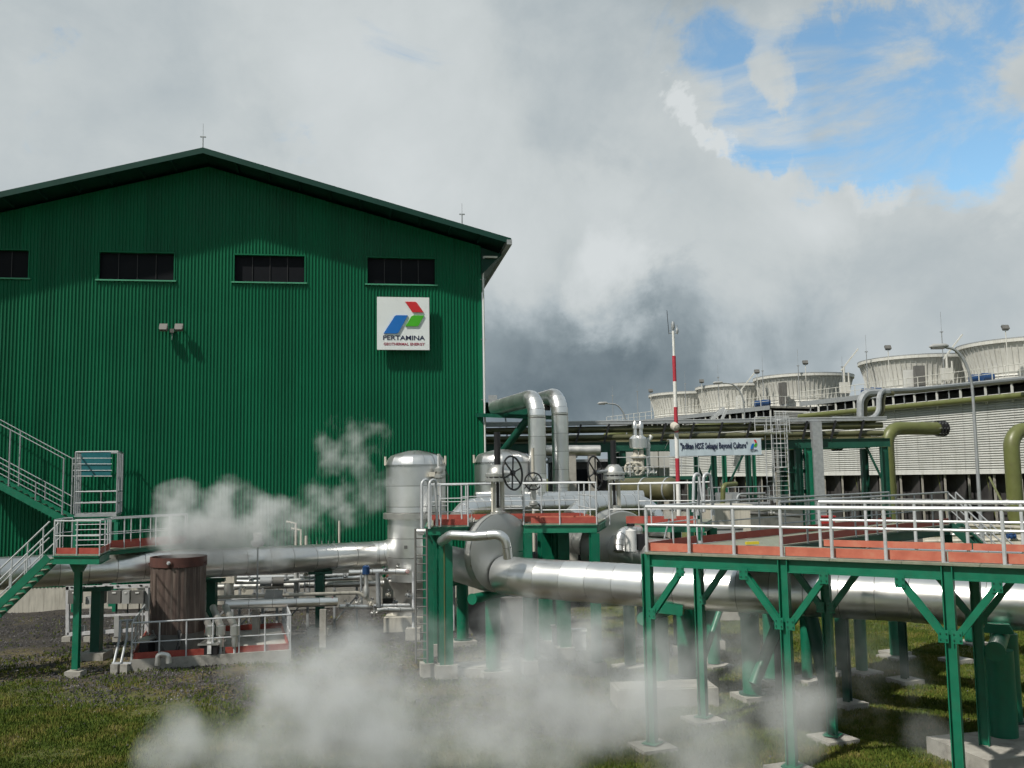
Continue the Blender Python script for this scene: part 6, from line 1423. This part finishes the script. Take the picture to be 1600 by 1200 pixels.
# mushroom lamp post
p = XY(401, 38.8, 0, 950); t = thing('lamp_post', 'thin dark post with a pale mushroom shaped head behind the vent pad', 'lamp post', p); zt = A(401, 850, 38.8).z
MB().tube([p, p + up * 1.3], .14, 12).build('sleeve', 'grey_box', t); MB().tube([p + up * 1.3, p + up * (zt - .02)], .035, 8).build('pole', 'galv_dull', t)
MB().lathe([(.04, -.25), (.20, -.22), (.27, -.1), (.27, .0), (.16, .03)], p + up * (zt + .12), (0, 0, 1), 20).build('reflector', 'galv', t); MB().lathe([(.17, .03), (.17, .26), (.19, .27), (.19, .31), (.02, .34)], p + up * (zt + .12), (0, 0, 1), 20).build('hood', 'white', t)
# floor mounted bits between separator and ladder, under mid platform
for px, Y, h, lab in ((703, 39, 2.0, 'left of a pair of thin grey standpipes under the valve platform'), (709, 39, 1.9, 'right of a pair of thin grey standpipes under the valve platform')):
    run([(px, 985, Y), (px, 915, Y)], .06, 'galv', lab)
t = thing('concrete_plinth', 'dark concrete plinth under the valve platform behind the green posts', 'concrete block', XY(790, 41)); p = XY(785, 41.5, .75); MB().box(p, (3.6, 1.2, 1.5)).build('block_body', 'grey_box', t)
t = thing('concrete_plinth', 'small concrete foot left of the ladder carrying the standpipe', 'concrete block', XY(646, 40)); p = XY(646, 40, .2); MB().box(p, (.6, .6, .5)).build('block_body', 'concrete', t)
for px, py, Y, lab in ((1103, 1, 0, ''),): pass
for i, (px, Y, w, h, mt, lab) in enumerate(((876, 36, .6, 1.0, 'grey_light', 'light grey cabinet standing low under the valve platform'), (905, 37, .5, .7, 'white', 'small white box low under the right end of the valve platform'), (1142, 44, 1.3, 1.5, 'grey_light', 'grey cabinet behind the walkway rails'), (1300, 45, .5, 1.9, 'valve_red', 'red equipment post seen through the near walkway rails'), (1320, 50, 2.0, 1.4, 'cream', 'cream pump block seen through the near walkway rails'), (1420, 50, 1.6, 1.2, 'grey_box', 'dark pump seen through the near walkway rails'))):
    p = XY(px, Y); t = thing('ground_cabinet', lab, 'cabinet', p, 'cabinets standing on the ground'); z0_ = 0 if i < 2 else 2.6
    MB().box(p + up * (z0_ + h / 2), (w, .5, h)).build('cabinet_body', mt, t); MB().box(p + up * (z0_ + h + .03), (w + .1, .6, .06)).build('lid', mt, t)
    if z0_: MB().box(p + up * z0_ / 2, (w + .2, .8, z0_ - .01)).build('plinth', 'concrete', t)
# ================================================================== plant seen through the near walkway rails
sp2 = (('thin silver pipe run behind the near walkway just above the branch deck', [(1420, 838, 48), (1600, 832, 46)], .09, 'alu'),
       ('pale pipe run low behind the near walkway at the right', [(1445, 846, 47), (1600, 843, 45)], .08, 'cream'),
       ('olive pipe lying in front of the basin wall', [(1400, 826, 56), (1610, 830, 50)], .16, 'olive_dark'),
       ('dark pipe run in front of the retaining wall', [(1130, 800, 50), (1250, 806, 50)], .10, 'grey_box'),
       ('grey pipe rising beside the green rack column', [(1150, 830, 52), (1152, 772, 52), (1195, 771, 53)], .07, 'galv_dull'),
       ('olive pipe bending up behind the rear grab rails', [(1128, 830, 54), (1130, 758, 54), (1150, 756, 55)], .14, 'olive'))
for lab, pts, r, mt in sp2: run(pts, r, mt, lab, grp='pipes behind the near walkway')
for i, (px, py, Y, s, sp) in enumerate(((1440, 832, 47.5, .22, 'at the left end of the pipes behind the walkway'), (1478, 833, 47, .20, 'behind the third walkway column'), (1512, 836, 46.5, .24, 'right of the third walkway column'), (1548, 834, 46, .2, 'near the foot of the tall street lamp'), (1580, 838, 45, .24, 'at the right edge behind the walkway rails'), (1138, 798, 49.6, .2, 'left of the pale concrete block'), (1205, 802, 49.6, .2, 'in front of the retaining wall'))):
    valve(px, py, Y, s, 'dull valve ' + sp, group='valves behind the near walkway', body=('alu_dull', 'blue', 'galv_dull')[i % 3])
for i, (px, Y, h, lab) in enumerate(((1465, 50, 2.3, 'left blue pump standing behind the near walkway rails'), (1530, 48, 2.2, 'middle blue pump standing behind the near walkway rails'), (1590, 47, 2.2, 'right blue pump standing behind the near walkway rails'))):
    p = XY(px, Y, h - .3); t = thing('pump', lab, 'pump', Vector((p.x, p.y, 0)), 'blue pumps behind the near walkway')
    MB().box((p.x, p.y, (h - .4) / 2), (1.6, .9, h - .4)).build('plinth', 'concrete', t); MB().tube([p + Vector((-.55, 0, .2)), p + Vector((.2, 0, .2))], .26, 16).build('motor', 'blue', t)
    MB().lathe([(.12, 0), (.32, .08), (.34, .3), (.2, .36)], p + Vector((.3, 0, .2)), (1, 0, 0), 16).build('casing', 'alu_dull', t); MB().tube([p + Vector((.5, 0, .3)), p + Vector((.5, 0, 1.0))], .1, 10).build('outlet', 'galv_dull', t)
# low railed basin walkway in front of the far towers
t = thing('basin_walkway', 'low railed walkway along the foot of the tower between banner and ladder', 'walkway', XY(1160, 60)); a = A(1105, 788, 58); b = A(1200, 786, 58)
MB().bar(a, b, 1.0, .12).build('deck', 'galv_dull', t); railing(t, [a + Vector((0, -.4, .06)), b + Vector((0, -.4, .06))], .95, .62, .028, 'galv_dull', mids=(.5,))
for k in range(4): q = a.lerp(b, .05 + .3 * k); MB().bar((q.x, q.y, 0), (q.x, q.y, q.z - .06), .2, .2).build('leg', 'galv_dull', t)
t = thing('cable_box', 'grey cable box on the low walkway under the banner', 'box', A(1135, 778, 57.4)); p = A(1136, 780, 57.5); MB().box(p, (1.3, .5, .8)).build('box_body', 'galv_dull', t); MB().box(p + Vector((0, -.26, .0)), (.5, .03, .6)).build('door', 'grey_light', t)
# leaning olive pipe at the tower inlet
t = thing('drain_pipe', 'thin olive pipe leaning against the dark tower inlet at the right', 'pipe', A(1570, 780, 66)); MB().tube([A(1546, 746, 72), A(1566, 785, 66)], .08, 8).build('pipe_body', 'olive', t); MB().lathe([(.18, -.15), (.26, 0), (.26, .12), (.1, .25)], A(1573, 787, 65), (.3, -.4, .9), 14).build('cap', 'white', t)
# ================================================================== TURF AND STONES
def noise2(x, y, s, seed):
    r = np.random.RandomState(seed); g = r.rand(64, 64)
    u, v = x / s, y / s; iu, iv = np.floor(u).astype(int), np.floor(v).astype(int); fu, fv = u - iu, v - iv
    fu = fu * fu * (3 - 2 * fu); fv = fv * fv * (3 - 2 * fv)
    G = lambda a, b: g[a % 64, b % 64]
    return (G(iu, iv) * (1 - fu) + G(iu + 1, iv) * fu) * (1 - fv) + (G(iu, iv + 1) * (1 - fu) + G(iu + 1, iv + 1) * fu) * fv
def scatter(n, seed, ymin, ymax):
    r = np.random.RandomState(seed); y = ymin + (ymax - ymin) * r.rand(n) ** 1.25
    x = (r.rand(n) * 1.24 - .62) * y; return x, y, r
def bulk(name, V, Fc, mt, **kw):
    me = bpy.data.meshes.new(name); nv, nf = len(V), len(Fc); k = Fc.shape[1]
    me.vertices.add(nv); me.vertices.foreach_set('co', V.astype(np.float32).ravel())
    me.loops.add(nf * k); me.loops.foreach_set('vertex_index', Fc.astype(np.int32).ravel())
    me.polygons.add(nf); me.polygons.foreach_set('loop_start', np.arange(nf, dtype=np.int32) * k); me.polygons.foreach_set('loop_total', np.full(nf, k, dtype=np.int32))
    me.update(calc_edges=True); me.materials.append(mt); o = bpy.data.objects.new(name, me); COL.objects.link(o); tag(o, **kw); return o
def turf_mask(x, y):
    w = (noise2(x + 50, y + 9, 3.1, 5) - .5) * 7
    near = np.clip((y + w + x * .32) * -.5 + 13.7, 0, 1); right = np.clip((x + w * .3) * .55 - 1.4, 0, 1)
    return np.maximum(near, right)
def leafmat(name, stops):
    m = bpy.data.materials.new(name); m.use_nodes = True; nt = m.node_tree; b = nt.nodes['Principled BSDF']; b.inputs['Roughness'].default_value = .85; b.inputs['Specular IOR Level'].default_value = .2
    g = nt.nodes.new('ShaderNodeNewGeometry'); r = nt.nodes.new('ShaderNodeValToRGB'); e = r.color_ramp.elements
    nz = nt.nodes.new('ShaderNodeTexNoise'); nz.inputs['Scale'].default_value = .8; nz.inputs['Detail'].default_value = 4; nt.links.new(g.outputs['Position'], nz.inputs[0])
    mx = nt.nodes.new('ShaderNodeMath'); mx.operation = 'MULTIPLY_ADD'; nt.links.new(g.outputs['Random Per Island'], mx.inputs[0]); mx.inputs[1].default_value = .5; 
    m2 = nt.nodes.new('ShaderNodeMath'); m2.operation = 'MULTIPLY_ADD'; nt.links.new(nz.outputs['Fac'], m2.inputs[0]); m2.inputs[1].default_value = 1.6; m2.inputs[2].default_value = -.55; nt.links.new(m2.outputs[0], mx.inputs[2])
    while len(e) < len(stops): e.new(.5)
    for el, (p_, c) in zip(e, stops): el.position = p_; el.color = (*c, 1)
    nt.links.new(mx.outputs[0], r.inputs[0]); nt.links.new(r.outputs[0], b.inputs['Base Color']); return m
M['blade'] = leafmat('grass_blades', [(0, (.035, .060, .010)), (.35, (.065, .105, .014)), (.6, (.105, .13, .020)), (.85, (.18, .16, .045)), (1, (.24, .20, .09))])
M['stone'] = leafmat('dark_volcanic_gravel', [(0, (.020, .019, .022)), (.5, (.075, .072, .078)), (.8, (.15, .145, .145)), (1, (.28, .27, .26))])
def gz(x, y): return np.full_like(x, -.03)
# grass tufts: three crossing blades each
n = 230000; x, y, r = scatter(n, 1, 19.5, 48)
keep = r.rand(n) < (turf_mask(x, y) * .95 + (.10 + .25 * (noise2(x, y, .9, 9) > .62)) * np.clip((41 - y) / 5, .12, 1)); x, y = x[keep], y[keep]; n = len(x)
h = (.022 + .042 * r.rand(n)) * (1 + .5 * noise2(x, y, 1.3, 4)); w = .014 + .012 * r.rand(n)
V = np.zeros((n, 9, 3)); 
for k in range(3):
    a = r.rand(n) * 6.283; cx, sy = np.cos(a), np.sin(a); ox, oy = (r.rand(n) - .5) * .09, (r.rand(n) - .5) * .09; lean = (r.rand(n) - .5) * .09, (r.rand(n) - .5) * .09
    V[:, k * 3, 0], V[:, k * 3, 1], V[:, k * 3, 2] = x + ox - cx * w, y + oy - sy * w, -.04
    V[:, k * 3 + 1, 0], V[:, k * 3 + 1, 1], V[:, k * 3 + 1, 2] = x + ox + cx * w, y + oy + sy * w, -.04
    V[:, k * 3 + 2, 0], V[:, k * 3 + 2, 1], V[:, k * 3 + 2, 2] = x + ox + lean[0], y + oy + lean[1], h
Fc = np.arange(n * 9).reshape(-1, 3); bulk('grass', V.reshape(-1, 3), Fc, M['blade'], kind='stuff')
# stones on the bare strip
n = 95000; x, y, r = scatter(n, 2, 21, 50); tm = turf_mask(x, y)
keep = r.rand(n) < ((1 - tm) * (.25 + .75 * (noise2(x, y, 1.9, 8) > .45)) + .02); x, y = x[keep], y[keep]; n = len(x)
s = .018 + .035 * r.rand(n) ** 2; base = np.array([[1, 0, 0], [0, 1, 0], [-1, 0, 0], [0, -1, 0], [0, 0, .8], [0, 0, -.5]]); a = r.rand(n) * 6.283
B_ = base[None] * s[:, None, None] * (0.7 + .6 * r.rand(n, 6, 1)); cx, sy = np.cos(a)[:, None], np.sin(a)[:, None]
V = np.stack([B_[..., 0] * cx - B_[..., 1] * sy + x[:, None], B_[..., 0] * sy + B_[..., 1] * cx + y[:, None], B_[..., 2] - .005], -1)
oct_ = np.array([[0, 1, 4], [1, 2, 4], [2, 3, 4], [3, 0, 4], [1, 0, 5], [2, 1, 5], [3, 2, 5], [0, 3, 5]]); Fc = (np.arange(n)[:, None, None] * 6 + oct_[None]).reshape(-1, 3)
bulk('gravel', V.reshape(-1, 3), Fc, M['stone'], kind='stuff')
# ================================================================== STEAM
def steam(name, label, cat, blobs, dens, nscale, thresh, soft=.35, color=(.93, .96, .97), pad=1.0, seed=0, wisp=1.0, shear=(0, 0, 0), aniso=.0, step=1.0, det=7, kind='stuff'):
    """blobs: (centre, (rx, ry, rz), weight)"""
    lo = Vector((min(c.x - r[0] * pad for c, r, w in blobs), min(c.y - r[1] * pad for c, r, w in blobs), max(-.05, min(c.z - r[2] * pad for c, r, w in blobs))))
    hi = Vector((max(c.x + r[0] * pad for c, r, w in blobs), max(c.y + r[1] * pad for c, r, w in blobs), max(c.z + r[2] * pad for c, r, w in blobs)))
    m = bpy.data.materials.new(name + '_vapour'); m.use_nodes = True; nt = m.node_tree; nt.nodes.clear(); N = nt.nodes; L = nt.links
    out = N.new('ShaderNodeOutputMaterial'); pv = N.new('ShaderNodeVolumePrincipled'); L.new(pv.outputs[0], out.inputs['Volume'])
    pv.inputs['Color'].default_value = (*color, 1); pv.inputs['Anisotropy'].default_value = aniso
    pos = N.new('ShaderNodeNewGeometry').outputs['Position']
    def mth(op, a, b=None, c=None, clamp=False):
        n = N.new('ShaderNodeMath'); n.operation = op; n.use_clamp = clamp
        for i, v in enumerate((a, b, c)):
            if v is None: continue
            if isinstance(v, (int, float)): n.inputs[i].default_value = v
            else: L.new(v, n.inputs[i])
        return n.outputs[0]
    # gentle curl of the coordinates so outlines billow
    wn = N.new('ShaderNodeTexNoise'); wn.inputs['Scale'].default_value = nscale * .55; wn.inputs['Detail'].default_value = 2; 
    mpw = N.new('ShaderNodeMapping'); mpw.inputs['Location'].default_value = (seed * 3.7, seed * 1.3, seed); L.new(pos, mpw.inputs[0]); L.new(mpw.outputs[0], wn.inputs[0])
    vs = N.new('ShaderNodeVectorMath'); vs.operation = 'SUBTRACT'; L.new(wn.outputs['Color'], vs.inputs[0]); vs.inputs[1].default_value = (.5, .5, .5)
    vsc = N.new('ShaderNodeVectorMath'); vsc.operation = 'SCALE'; L.new(vs.outputs[0], vsc.inputs[0]); vsc.inputs['Scale'].default_value = wisp
    va = N.new('ShaderNodeVectorMath'); va.operation = 'ADD'; L.new(pos, va.inputs[0]); L.new(vsc.outputs[0], va.inputs[1]); P = va.outputs[0]
    tot = None
    for c, r, w in blobs:
        mp = N.new('ShaderNodeMapping'); mp.vector_type = 'POINT'; mp.inputs['Scale'].default_value = (1 / r[0], 1 / r[1], 1 / r[2]); mp.inputs['Location'].default_value = (-c.x / r[0], -c.y / r[1], -c.z / r[2]); L.new(P, mp.inputs[0])
        ln = N.new('ShaderNodeVectorMath'); ln.operation = 'LENGTH'; L.new(mp.outputs[0], ln.inputs[0])
        v = mth('MULTIPLY', mth('SUBTRACT', 1.0, ln.outputs['Value'], clamp=True), w)
        tot = v if tot is None else mth('MAXIMUM', tot, v)
    no = N.new('ShaderNodeTexNoise'); no.inputs['Scale'].default_value = nscale; no.inputs['Detail'].default_value = det; no.inputs['Roughness'].default_value = .57
    L.new(mpw.outputs[0], no.inputs[0])
    # density follows the envelope eroded by the noise
    e = mth('SUBTRACT', mth('MULTIPLY', tot, 1.6), mth('MULTIPLY', mth('SUBTRACT', no.outputs['Fac'], thresh), 4.0))
    e = mth('MULTIPLY', e, mth('MULTIPLY', tot, 7.0, clamp=True))
    mr = N.new('ShaderNodeMapRange'); mr.interpolation_type = 'SMOOTHSTEP'; L.new(e, mr.inputs[0]); mr.inputs['From Min'].default_value = 0.05; mr.inputs['From Max'].default_value = soft * 3; mr.inputs['To Max'].default_value = dens
    L.new(mr.outputs[0], pv.inputs['Density'])
    try: m.cycles.volume_step_rate = step
    except Exception: pass
    mb = MB(); c = (lo + hi) / 2; s = hi - lo; mb.box(c, (s.x, s.y, s.z)); o = mb.build(name, m, smooth=False); tag(o, label, cat, kind=kind)
    return o
def B(px, py, Y, rpx, ry=None, w=1.0, flat=1.0):
    c = A(px, py, Y); r = rpx * Y / F_PX; return (c, (r, ry or r, r * flat), w)
steam('steam_plume', 'grey steam plume rising from the rusty vent and drifting right along the wall', 'steam',
      [B(283, 858, 36.5, 44, .9, 1.3, .8), B(305, 832, 36.6, 78, 1.4, 1.3, .75), B(283, 795, 36.8, 52, 1.0, 1.0), B(350, 825, 37.2, 85, 1.5, 1.2), B(405, 828, 37.6, 78, 1.6, .8), B(375, 862, 37.8, 75, 1.2, .8, .5), B(455, 815, 38.4, 72, 1.6, .48, .8), B(515, 795, 39.0, 72, 1.5, .42, .9), B(560, 765, 39.4, 68, 1.4, .36), B(545, 712, 39.4, 72, 1.4, .38), B(575, 672, 39.6, 45, 1.2, .28)],
      1.5, 1.0, .50, .65, seed=2, wisp=1.0, step=.5)
steam('ground_steam', 'low grey steam bank drifting over the ground in front of the pipes', 'steam',
      [B(545, 1020, 25.0, 110, 1.6, 1.35), B(575, 1090, 24.6, 140, 1.6, 1.25), B(480, 1105, 24.0, 150, 2.0, 1.1), B(610, 1120, 24, 170, 2.2, 1.1), B(285, 1175, 22.8, 80, 1.2, 1.2), B(400, 1200, 22.5, 140, 1.8, 1.1), B(720, 1130, 24, 170, 2.2, 1.0), B(815, 1010, 26.0, 100, 1.6, 1.1), B(930, 1030, 25.5, 100, 1.6, .9), B(850, 1065, 25, 150, 2.2, 1.4),
       B(940, 1130, 24, 170, 2.2, 1.0), B(1060, 1100, 21.8, 150, 1.8, .95), B(1010, 1010, 24, 90, 1.5, .7), B(1150, 1050, 21.8, 110, 1.4, .8), B(1110, 1180, 20.8, 160, 1.6, 1.1), B(1225, 1110, 20.4, 95, 1.2, .85), B(560, 1210, 22.2, 200, 2, 1.0), B(850, 1230, 22.0, 230, 2.0, .9)],
      1.0, .70, .48, .75, seed=5, wisp=1.8, step=.5, pad=.95)
steam('steam_wisp', 'thin steam wisps hanging between the columns of the near walkway', 'steam',
      [B(1350, 985, 22.5, 90, 1.2, .62), B(1390, 1040, 22.3, 80, 1.2, .55), B(1290, 1060, 22.6, 80, 1.2, .5), B(1432, 1150, 20.8, 62, .8, .85), B(1450, 970, 23, 60, 1.0, .45), B(1360, 1090, 21.8, 70, 1, .45), B(1190, 1000, 24.5, 80, 1.2, .6)],
      .6, 1.0, .48, .8, seed=8, wisp=1.0, step=.5)
